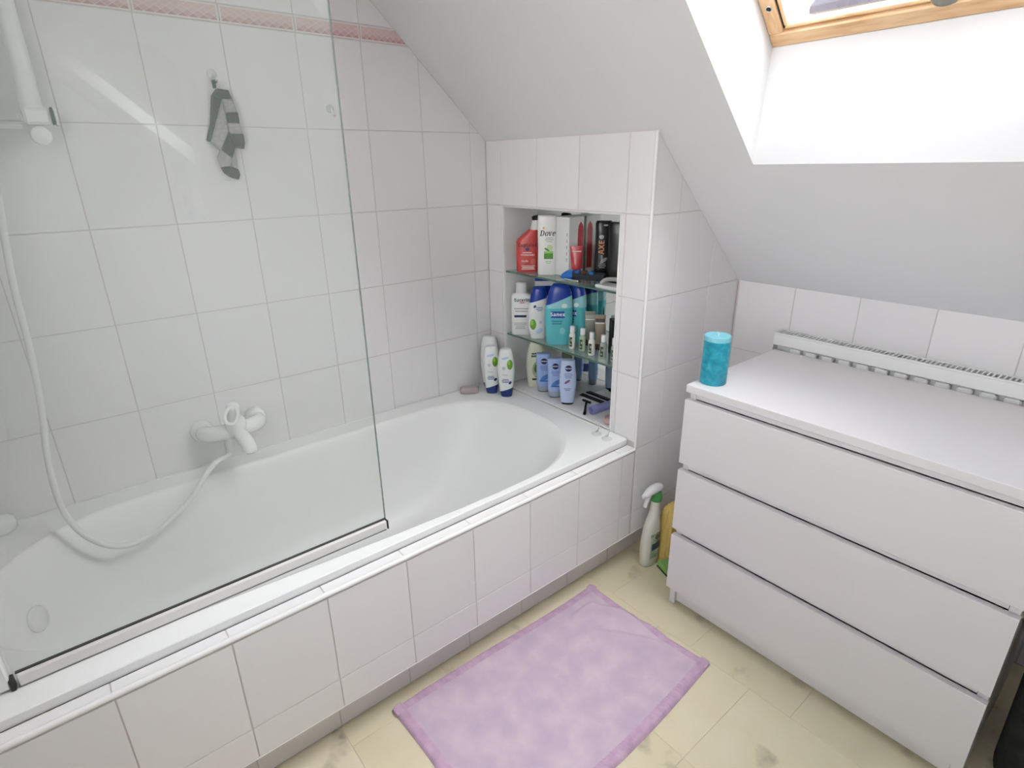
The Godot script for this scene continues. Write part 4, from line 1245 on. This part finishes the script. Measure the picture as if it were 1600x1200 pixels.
func niche_middle() -> void:
	var Y := 0.7361
	var blue := mat(Color(0.07, 0.22, 0.60), 0.3)
	var grey := mat(Color(0.62, 0.62, 0.64), 0.5)
	# white lotion with square shoulders
	var t := thing("white_square_lotion", "white square-shouldered lotion bottle with screw cap and navy bar", "bottle", Vector3(0.044, Y, 0.148), -42)
	var secs := [[0.0, 0.037, 0.020, 4.0], [0.003, 0.0395, 0.022, 4.0], [0.08, 0.040, 0.0225, 4.0], [0.150, 0.0395, 0.022, 4.0], [0.160, 0.037, 0.020, 3.6], [0.1645, 0.024, 0.017, 2.6], [0.168, 0.020, 0.0165, 2.0]]
	part(t, "body", body_mesh(secs, 40), mat(Color(0.92, 0.92, 0.91), 0.35))
	var ge := Geo.new()
	ge.lathe(PackedVector2Array([Vector2(0.0215, 0.166), Vector2(0.0215, 0.203), Vector2(0.020, 0.2055), Vector2(0.0001, 0.206)]), 28)
	part(t, "cap", ge.mesh(), M.white)
	lettering(t, "Eucerin", secs, 0.002, 0.140, 0.0185, mat(Color(0.10, 0.11, 0.15), 0.5), false, 0.0, 0.0007, 0.9)
	patch(t, "red_arc", secs, 0.003, 0.1295, 0.012, 0.0016, mat(Color(0.75, 0.12, 0.15), 0.4), true)
	print_lines(t, secs, 0.0, 0.106, [0.056, 0.048], 0.010, 0.004, grey)
	patch(t, "navy_bar", secs, -0.004, 0.076, 0.024, 0.0045, mat(Color(0.10, 0.12, 0.36), 0.4))
	print_lines(t, secs, -0.004, 0.048, [0.05, 0.05, 0.036, 0.04], 0.007, 0.0024, grey)
	# apple shampoo
	t = thing("apple_shampoo", "white shampoo bottle with blue cap and green apple, on the lower shelf", "bottle", Vector3(0.050, Y, 0.233), -42)
	secs = [[0.0, 0.026, 0.016, 3.0, 0.004], [0.003, 0.0285, 0.0185, 3.0, 0.004], [0.04, 0.034, 0.021, 2.8, 0.0], [0.09, 0.0365, 0.022, 2.6, 0.0], [0.13, 0.035, 0.0215, 2.6, 0.002], [0.150, 0.033, 0.021, 2.6, 0.004, 0.30]]
	part(t, "body", body_mesh(secs, 36), mat(Color(0.90, 0.91, 0.90), 0.28))
	part(t, "cap", body_mesh([[0.150, 0.0333, 0.0213, 2.6, 0.004, 0.30], [0.172, 0.0300, 0.0195, 2.6, 0.006, 0.15], [0.190, 0.0255, 0.0175, 2.6, 0.007, 0.0], [0.199, 0.022, 0.015, 2.8, 0.007], [0.201, 0.018, 0.012, 2.8, 0.007]], 36), blue, Vector3.ZERO, "slanted blue cap")
	patch(t, "emblem", secs, -0.008, 0.128, 0.0055, 0.005, mat(Color(0.10, 0.18, 0.52), 0.4), true, false, 0.0006, 0.3)
	print_lines(t, secs, 0.010, 0.124, [0.024, 0.028, 0.018], 0.006, 0.0028, mat(Color(0.45, 0.52, 0.68), 0.5))
	patch(t, "apple_print", secs, -0.015, 0.058, 0.012, 0.021, mat(Color(0.42, 0.63, 0.20), 0.35), true, false, 0.0006)
	patch(t, "apple_shine", secs, -0.019, 0.064, 0.005, 0.010, mat(Color(0.62, 0.78, 0.32), 0.35), true, false, 0.0009)
	patch(t, "splash_print", secs, 0.010, 0.032, 0.013, 0.011, mat(Color(0.74, 0.83, 0.91), 0.35), true, false, 0.0005, 0.4)
	patch(t, "seal_print", secs, 0.014, 0.066, 0.006, 0.007, mat(Color(0.76, 0.79, 0.82), 0.4), true, false, 0.0005)
	# folded refill box behind
	t = thing("refill_box", "white box with blue bands standing behind the shampoo", "box", Vector3(0.126, Y, 0.196), -38)
	ge = Geo.new(); ge.box(Vector3(0, 0.113, 0), Vector3(0.082, 0.226, 0.040), 0.0015)
	part(t, "carton", ge.mesh(), M.white)
	ge = Geo.new(); ge.box(Vector3(0, 0.2175, 0), Vector3(0.0826, 0.016, 0.0406), 0.0012)
	part(t, "blue_band", ge.mesh(), blue)
	ge = Geo.new(); ge.box(Vector3(0.002, 0.172, 0.0008), Vector3(0.070, 0.040, 0.0404), 0.0012)
	part(t, "blue_band", ge.mesh(), blue)
	# two turquoise shower gels
	var aqua := mat(Color(0.36, 0.73, 0.76), 0.25)
	var aqua2 := mat(Color(0.58, 0.81, 0.84), 0.25)
	for k in 2:
		t = thing("turquoise_shower_gel", ["big turquoise shower gel bottle with slanted blue cap, in front", "turquoise shower gel bottle half hidden behind the big one"][k], "bottle", [Vector3(0.056, Y, 0.347), Vector3(0.124, Y, 0.357)][k], [-43.0, -68.0][k], "turquoise shower gels")
		secs = [[0.0, 0.042, 0.018, 3.0], [0.004, 0.045, 0.0205, 3.0], [0.04, 0.049, 0.023, 2.8], [0.10, 0.0525, 0.024, 2.7], [0.14, 0.051, 0.024, 2.7], [0.168, 0.0475, 0.023, 2.7, 0.0, 0.42]]
		var sc := 1.0 if k == 0 else 0.97
		t.scale = Vector3(sc, sc, sc)
		part(t, "body", body_mesh(secs, 40), aqua)
		part(t, "clear_shoulder", body_mesh([[0.140, 0.0512, 0.0242, 2.7, 0.0, 0.02], [0.152, 0.0502, 0.0240, 2.7, 0.0, 0.25], [0.168, 0.0478, 0.0233, 2.7, 0.0, 0.42]], 40), aqua2)
		part(t, "cap", body_mesh([[0.168, 0.0480, 0.0235, 2.7, 0.0, 0.42], [0.190, 0.0430, 0.0222, 2.7, 0.0, 0.36], [0.208, 0.0370, 0.020, 2.7, 0.0, 0.24], [0.221, 0.029, 0.017, 2.7, 0.0, 0.1], [0.227, 0.022, 0.013, 2.7, 0.0, 0.0], [0.228, 0.016, 0.010, 2.7]], 40), blue, Vector3.ZERO, "slanted blue cap")
		patch(t, "hand_print", secs, 0.014 + 0.006, 0.150, 0.010, 0.008, mat(Color(0.88, 0.93, 0.93), 0.35), true, false, 0.0014)
		patch(t, "brand_panel", secs, -0.004, 0.117, 0.0245, 0.0125, mat(Color(0.08, 0.30, 0.66), 0.3), false, false, 0.0006)
		lettering(t, "Sanex", secs, -0.004, 0.118, 0.019, mat(Color(0.92, 0.94, 0.96), 0.4), false, 0.0, 0.0012)
		print_lines(t, secs, -0.006, 0.092, [0.040, 0.036], 0.009, 0.005, mat(Color(0.16, 0.48, 0.60), 0.4))
		patch(t, "drop_print", secs, 0.014, 0.055, 0.010, 0.013, mat(Color(0.50, 0.78, 0.80), 0.35), true)
		print_lines(t, secs, 0.0, 0.034, [0.044, 0.018], 0.014, 0.003, mat(Color(0.34, 0.70, 0.74), 0.4))
		# pale printed back, seen in the mirror
		patch(t, "back_label", secs, 0.018, 0.085, 0.006, 0.060, mat(Color(0.86, 0.90, 0.89), 0.4), false, true)
	# five miniature bottles
	var spots := [Vector3(0.055, Y, 0.421), Vector3(0.060, Y, 0.468), Vector3(0.048, Y, 0.524), Vector3(0.050, Y, 0.577), Vector3(0.050, Y, 0.627)]
	var names := ["miniature white bottle nearest the turquoise shower gel", "miniature pale green bottle, second from the turquoise gel", "miniature white bottle in the middle of the row of five", "miniature clear grey bottle, fourth in the row of five", "miniature clear bottle at the niche's right edge"]
	var tint := [Color(0.90, 0.90, 0.86), Color(0.66, 0.75, 0.64), Color(0.90, 0.90, 0.87), Color(0.66, 0.69, 0.66), Color(0.68, 0.72, 0.69)]
	for k in 5:
		t = thing("miniature_bottle", names[k], "bottle", spots[k], -46.0 - k, "miniature bottles on the lower shelf")
		secs = [[0.0, 0.0105, 0.0105, 2.0], [0.002, 0.0122, 0.0122, 2.0], [0.048, 0.0122, 0.0122, 2.0], [0.054, 0.0110, 0.0110, 2.0], [0.058, 0.0075, 0.0075, 2.0], [0.061, 0.007, 0.007, 2.0]]
		part(t, "body", body_mesh(secs, 24), mat(tint[k], 0.2))
		ge = Geo.new()
		ge.lathe(PackedVector2Array([Vector2(0.0088, 0.060), Vector2(0.0088, 0.082), Vector2(0.0078, 0.0838), Vector2(0.0001, 0.084)]), 20)
		part(t, "cap", ge.mesh(), M.white_gloss)
		patch(t, "leaf_label", secs, -0.0050, 0.026, 0.0050, 0.018, mat(Color(0.20, 0.27, 0.18), 0.4), false, false, 0.0004)
		patch(t, "leaf_label", secs, -0.0035, 0.032, 0.003, 0.005, mat(Color(0.62, 0.68, 0.56), 0.4), true, false, 0.0008)
		patch(t, "leaf_label", secs, -0.0060, 0.017, 0.003, 0.003, mat(Color(0.62, 0.68, 0.56), 0.4), true, false, 0.0008)
	# tubes and a black box by the mirror
	for k in 2:
		t = thing("cream_tube", ["grey cream tube standing by the mirror behind the miniatures", "beige cream tube with brown and white bands by the mirror"][k], "tube", [Vector3(0.130, Y, 0.436), Vector3(0.118, Y, 0.496)][k], [-46.0, -48.0][k], "cream tubes by the mirror")
		secs = [[0.0, 0.012, 0.012, 2.0], [0.02, 0.0135, 0.013, 2.0], [0.06, 0.0165, 0.0105, 2.2], [0.112, 0.0195, 0.0022, 3.0], [0.128, 0.0198, 0.0012, 3.0]]
		part(t, "tube", body_mesh(secs, 28), [mat(Color(0.56, 0.57, 0.53), 0.35), mat(Color(0.60, 0.54, 0.47), 0.35)][k])
		patch(t, "band", secs, 0.0, 0.108, 0.0165, 0.006, [mat(Color(0.66, 0.68, 0.64), 0.3), mat(Color(0.28, 0.19, 0.17), 0.4)][k])
		patch(t, "band", secs, 0.0, 0.098, 0.0165, 0.0022, M.white)
		ge = Geo.new()
		ge.lathe(PackedVector2Array([Vector2(0.0138, 0.0), Vector2(0.0142, 0.002), Vector2(0.0142, 0.02), Vector2(0.013, 0.022)]), 24)
		part(t, "cap", ge.mesh(), mat(Color(0.30, 0.20, 0.18), 0.35))
	ge = Geo.new(); ge.box(Vector3(0, 0.062, 0), Vector3(0.034, 0.124, 0.034), 0.001)
	one("black_box", ge.mesh(), mat(Color(0.075, 0.06, 0.06), 0.4), "small upright black box by the mirror behind the miniatures", "box", Vector3(0.125, Y, 0.562), -30)

# ---- niche floor
func niche_bottom() -> void:
	var Y := 0.5152
	# olive shower milk
	var t := thing("olive_shower_milk", "cream shower milk bottle with dark green olive label", "bottle", Vector3(0.078, Y, 0.196), -42)
	var secs := [[0.0, 0.029, 0.016, 2.8], [0.004, 0.032, 0.019, 2.8], [0.04, 0.036, 0.0215, 2.6], [0.09, 0.0395, 0.0225, 2.5], [0.13, 0.038, 0.022, 2.5], [0.165, 0.031, 0.020, 2.5], [0.187, 0.023, 0.017, 2.5], [0.195, 0.018, 0.013, 2.5], [0.197, 0.013, 0.009, 2.5]]
	part(t, "body", body_mesh(secs, 36), mat(Color(0.87, 0.88, 0.79), 0.3))
	var pg := mat(Color(0.16, 0.33, 0.23), 0.4)
	patch(t, "brand_panel", secs, 0.006, 0.142, 0.024, 0.0085, pg, false, false, 0.0005, 0.12)
	lettering(t, "Palmolive", secs, 0.006, 0.1425, 0.0115, mat(Color(0.85, 0.90, 0.84), 0.4), false, 0.10, 0.001)
	patch(t, "olive_label", secs, 0.008, 0.078, 0.023, 0.036, mat(Color(0.62, 0.68, 0.52), 0.4), true, false, 0.0004)
	patch(t, "olive_print", secs, 0.003, 0.086, 0.010, 0.018, mat(Color(0.34, 0.42, 0.20), 0.35), true, false, 0.0008, 0.5)
	patch(t, "olive_print", secs, 0.016, 0.066, 0.009, 0.014, mat(Color(0.28, 0.36, 0.17), 0.35), true, false, 0.0009, -0.4)
	patch(t, "olive_print", secs, 0.002, 0.056, 0.012, 0.004, mat(Color(0.74, 0.78, 0.64), 0.35), true, false, 0.001)
	patch(t, "brown_band", secs, 0.003, 0.037, 0.018, 0.004, mat(Color(0.25, 0.24, 0.15), 0.4), false, false, 0.0006)
	# three light blue conditioners standing on their caps
	var lb := [Color(0.63, 0.72, 0.90), Color(0.65, 0.74, 0.91), Color(0.74, 0.80, 0.92)]
	var spots := [Vector3(0.066, Y, 0.255), Vector3(0.058, Y, 0.329), Vector3(0.046, Y, 0.412)]
	var hts := [0.159, 0.159, 0.175]
	var names := ["pale blue lotion bottle next to the olive shower milk", "pale blue lotion bottle in the middle of the three", "pale lilac-blue lotion bottle with a pink leaf print, in front"]
	for k in 3:
		t = thing("pale_blue_lotion", names[k], "bottle", spots[k], -43.0 - k, "pale blue lotions in the niche")
		var h: float = hts[k]
		if k < 2:
			secs = [[0.026, 0.0265, 0.0185, 2.6], [0.05, 0.028, 0.0195, 2.6], [h * 0.6, 0.0285, 0.019, 2.6], [h - 0.01, 0.030, 0.0165, 2.8], [h - 0.002, 0.0295, 0.0155, 2.8], [h, 0.027, 0.013, 2.8]]
		else:
			secs = [[0.008, 0.0255, 0.0175, 2.6], [0.03, 0.0275, 0.019, 2.6], [0.075, 0.0325, 0.020, 2.6], [0.115, 0.0315, 0.0195, 2.6], [h - 0.03, 0.0275, 0.0175, 2.7], [h - 0.002, 0.0255, 0.0155, 2.8], [h, 0.023, 0.013, 2.8]]
		part(t, "body", body_mesh(secs, 32), mat(lb[k], 0.25))
		if k < 2:
			part(t, "cap", body_mesh([[0.003, 0.0225, 0.0165, 2.4], [0.012, 0.024, 0.0175, 2.4], [0.0265, 0.0262, 0.0183, 2.5]], 32), mat(Color(0.62, 0.66, 0.72), 0.3), Vector3.ZERO, "silver grey cap")
		part(t, "foot", body_mesh([[0.0, 0.0215, 0.0155, 2.4], [0.0045, 0.0228, 0.0167, 2.4]] if k < 2 else [[0.0, 0.0225, 0.0150, 2.4], [0.0085, 0.0250, 0.0172, 2.5]], 32), mat(Color(0.07, 0.08, 0.16), 0.35), Vector3.ZERO, "dark foot of the cap")
		var ly := h - 0.029
		patch(t, "round_logo", secs, 0.002, ly, 0.0125, 0.0118, mat(Color(0.06, 0.09, 0.33), 0.35), true, false, 0.0005)
		lettering(t, "NIVEA", secs, 0.002, ly, 0.0078, mat(Color(0.90, 0.92, 0.95), 0.4), false, 0.0, 0.001)
		print_lines(t, secs, 0.002, ly - 0.020, [0.030, 0.034, 0.026, 0.024], 0.0055, 0.0022, mat(Color(0.42, 0.50, 0.72), 0.5))
		if k < 2:
			patch(t, "wave_print", secs, 0.006, 0.062, 0.018, 0.011, mat(Color(0.30, 0.48, 0.78), 0.3), true, false, 0.0005, 0.5)
			patch(t, "wave_print", secs, 0.004, 0.048, 0.019, 0.0028, mat(Color(0.22, 0.42, 0.70), 0.3), false, false, 0.0006)
		else:
			patch(t, "leaf_print", secs, -0.002, 0.094, 0.011, 0.0055, mat(Color(0.52, 0.33, 0.50), 0.35), true, false, 0.0006, 0.6)
			print_lines(t, secs, -0.001, 0.066, [0.026, 0.018], 0.006, 0.003, mat(Color(0.48, 0.48, 0.66), 0.5))
	# razor
	t = thing("razor", "black safety razor lying on the niche floor", "razor", Vector3(0.050, Y, 0.500), 0)
	var ge := Geo.new()
	ge.tube(smooth_path([Vector3(-0.038, 0.005, 0.034), Vector3(-0.02, 0.007, 0.020), Vector3(0.015, 0.010, -0.010), Vector3(0.036, 0.013, -0.026)], 5), [0.0048, 0.0062, 0.006, 0.0058, 0.0054, 0.005, 0.0046, 0.0044, 0.0043, 0.0042, 0.0042, 0.0042, 0.0042, 0.0043, 0.0044, 0.0046], 12)
	part(t, "handle", ge.mesh(), M.dark)
	ge = Geo.new()
	ge.box(Vector3(0.041, 0.013, -0.030), Vector3(0.010, 0.008, 0.042), 0.002, Transform3D(Basis(Vector3.UP, 0.0), Vector3.ZERO))
	part(t, "blade_head", ge.mesh(), M.dark)
	# lilac roller tube
	t = thing("lilac_tube", "hollow lilac plastic tube lying on the niche floor", "tube", Vector3(0.036, Y + 0.0155, 0.543), 0)
	var along := Vector3(0.105, 0, 0.012)
	var ax := along.normalized()
	var bs := Basis(Vector3.UP, ax, Vector3.UP.cross(ax))
	ge = Geo.new()
	ge.lathe(PackedVector2Array([Vector2(0.0125, 0.0), Vector2(0.0150, 0.0), Vector2(0.0155, 0.002), Vector2(0.0155, 0.103), Vector2(0.0125, 0.105), Vector2(0.0122, 0.06), Vector2(0.0122, 0.002), Vector2(0.0125, 0.0)]), 32, Transform3D(bs, Vector3.ZERO), 1, false)
	part(t, "wall", ge.mesh(), mat(Color(0.58, 0.58, 0.80), 0.35))
	ge = Geo.new()
	ge.lathe(PackedVector2Array([Vector2(0.0001, 0.058), Vector2(0.0121, 0.058), Vector2(0.0121, 0.060), Vector2(0.0001, 0.060)]), 24, Transform3D(bs, Vector3.ZERO))
	part(t, "inner_plug", ge.mesh(), mat(Color(0.24, 0.22, 0.55), 0.5))
	# comb
	t = thing("comb", "dark comb lying along the foot of the niche mirror", "comb", Vector3(0.150, Y, 0.45), 0)
	ge = Geo.new(); ge.box(Vector3(0.004, 0.0025, 0), Vector3(0.006, 0.005, 0.13), 0.001)
	part(t, "spine", ge.mesh(), M.dark)
	ge = Geo.new()
	for k in 40: ge.box(Vector3(-0.006, 0.002, -0.062 + k * 0.0032), Vector3(0.016, 0.003, 0.0016), 0.0003)
	var teeth := part(t, "teeth", ge.mesh(), M.dark)
	teeth.set_meta("kind", "stuff")
	# pink soap
	ge = Geo.new()
	var rr := []
	for s in [[0.0, 0.022, 0.015, 2.4], [0.003, 0.027, 0.0195, 2.4], [0.011, 0.0285, 0.021, 2.4], [0.019, 0.025, 0.018, 2.4], [0.022, 0.017, 0.011, 2.4]]: rr.append(ring(s, 28))
	ge.loft(rr)
	one("pink_soap", ge.mesh(), mat(Color(0.80, 0.66, 0.64), 0.45), "pale pink soap bar at the right end of the niche floor", "soap", Vector3(0.035, Y, 0.635), 25)

# ---- on the rim of the tub
func rim_things() -> void:
	var names := ["white conditioner bottle leaning in the corner behind two others", "white conditioner with apple print, left one in front", "white conditioner with apple print, right one nearest the niche"]
	var spots := [Vector3(-0.052, RIM, 0.058), Vector3(-0.083, RIM, 0.108), Vector3(-0.062, RIM, 0.176)]
	var yaws := [-52.0, -40.0, -42.0]
	var hts := [0.222, 0.197, 0.197]
	for k in 3:
		var t := thing("apple_conditioner", names[k], "bottle", spots[k], yaws[k], "conditioners on the tub rim")
		var h: float = hts[k]
		var wd := 1.12 if k == 0 else 1.0
		# stands on its cap
		var secs := [[0.030, 0.0265 * wd, 0.019, 2.7, 0.0, 0.32], [0.055, 0.029 * wd, 0.0205, 2.7], [0.10, 0.0335 * wd, 0.0215, 2.6], [h * 0.68, 0.0335 * wd, 0.021, 2.7], [h - 0.03, 0.0290 * wd, 0.0185, 2.8], [h - 0.005, 0.0235 * wd, 0.0150, 3.0], [h, 0.0195 * wd, 0.0115, 3.0]]
		part(t, "body", body_mesh(secs, 36), mat(Color(0.90, 0.91, 0.90), 0.28))
		part(t, "cap", body_mesh([[0.0, 0.0205 * wd, 0.0155, 2.6], [0.003, 0.0222 * wd, 0.0172, 2.6], [0.018, 0.0245 * wd, 0.0182, 2.6, 0.0, 0.12], [0.031, 0.0268 * wd, 0.0192, 2.7, 0.0, 0.32]], 36), mat(Color(0.09, 0.17, 0.45), 0.3), Vector3.ZERO, "navy blue cap underneath")
		if k > 0:
			patch(t, "apple_print", secs, 0.016, h - 0.060, 0.011, 0.020, mat(Color(0.42, 0.63, 0.20), 0.35), true, false, 0.0006)
			patch(t, "apple_shine", secs, 0.013, h - 0.052, 0.004, 0.009, mat(Color(0.62, 0.78, 0.32), 0.35), true, false, 0.0010)
			patch(t, "splash_print", secs, -0.002, h - 0.034, 0.015, 0.005, mat(Color(0.70, 0.79, 0.90), 0.35), true, false, 0.0005, 0.2)
			patch(t, "seal_print", secs, -0.008, h - 0.074, 0.007, 0.007, mat(Color(0.77, 0.79, 0.81), 0.4), true, false, 0.0005)
			print_lines(t, secs, -0.004, h - 0.102, [0.022], 0.006, 0.002, mat(Color(0.62, 0.66, 0.74), 0.5))
			print_lines(t, secs, -0.002, 0.076, [0.024, 0.030, 0.026], 0.006, 0.0030, mat(Color(0.36, 0.42, 0.60), 0.5))
			patch(t, "emblem", secs, 0.016, 0.062, 0.0058, 0.0060, mat(Color(0.12, 0.18, 0.48), 0.4), true, false, 0.0006, 0.4)
	# bar of soap
	var ge := Geo.new()
	var rr := []
	for s in [[0.0, 0.033, 0.018, 4.0], [0.003, 0.0375, 0.0225, 4.0], [0.012, 0.0385, 0.0235, 4.0], [0.021, 0.037, 0.0225, 4.0], [0.025, 0.032, 0.018, 4.0]]: rr.append(ring(s, 32))
	ge.loft(rr)
	one("pumice_bar", ge.mesh(), tri_mat(noise_tex(0.2, 81, [[0.0, Color(0.62, 0.58, 0.57)], [1.0, Color(0.76, 0.72, 0.71)]], 128, 3), Vector3(10, 10, 10), 0.9), "greyish pumice bar on the tub rim by the tiled wall", "pumice", Vector3(-0.155, RIM, 0.050), -35)
	# suction hooks lying on the rim
	for k in 2:
		var t := thing("loose_suction_hook", ["clear suction hook on the tub rim, nearer the niche", "clear suction hook on the tub rim, nearer the apron edge"][k], "hook", [Vector3(-0.050, RIM, 0.652), Vector3(-0.052, RIM, 0.700)][k], 0, "loose suction hooks on the tub rim")
		ge = Geo.new()
		ge.lathe(PackedVector2Array([Vector2(0.0185, 0.0), Vector2(0.0185, 0.0012), Vector2(0.013, 0.0035), Vector2(0.006, 0.006), Vector2(0.0055, 0.010), Vector2(0.0001, 0.0108)]), 28)
		part(t, "suction_cup", ge.mesh(), M.clear)
		ge = Geo.new()
		ge.tube(smooth_path([Vector3(-0.004, 0.009, 0.002), Vector3(0.008, 0.010, -0.002), Vector3(0.018, 0.013, -0.008), Vector3(0.024, 0.020, -0.010), Vector3(0.021, 0.027, -0.009), Vector3(0.016, 0.029, -0.008)], 5), 0.0013, 8)
		part(t, "wire_hook", ge.mesh(), M.chrome)
	# rounded white cup at the left end
	ge = Geo.new()
	ge.lathe(PackedVector2Array([Vector2(0.026, 0.0), Vector2(0.030, 0.004), Vector2(0.031, 0.022), Vector2(0.028, 0.034), Vector2(0.018, 0.041), Vector2(0.0001, 0.043)]), 32)
	one("white_cup", ge.mesh(), M.white_gloss, "round white plastic cup upturned on the tub rim at the left edge", "cup", Vector3(-1.622, RIM, 0.036))

# ---- behind the camera and outside
func beyond() -> void:
	var ge := Geo.new()
	ge.box(Vector3(-1.02, 1.55, ZB - 0.006), Vector3(1.02, 0.95, 0.010), 0.002)  # unseen mirror, placed to throw the bright streak onto the glass screen
	one("unseen_wall_mirror", ge.mesh(), M.mirror, "large wall mirror behind the camera, unseen, placed for the bright streak in the glass screen", "mirror")
	# house across the street, its slate roof seen through the roof window
	var t := thing("neighbour_house", "white house with dark slate roof seen through the roof window", "house", Vector3(12.0, -7.0, -1.0))
	ge = Geo.new(); ge.box(Vector3(3.3, 5.55, 0.0), Vector3(6.0, 11.1, 7.0), 0.01)
	part(t, "walls", ge.mesh(), mat(Color(0.90, 0.89, 0.87), 0.9))
	ge = Geo.new()
	ge.prism(P2([0.0, 11.17, 6.6, 11.17, 6.6, 11.3, 3.3, 14.0, 0.0, 11.3]), -3.8, 4.2)
	part(t, "roof", ge.mesh(), mat(Color(0.15, 0.12, 0.17), 0.7))
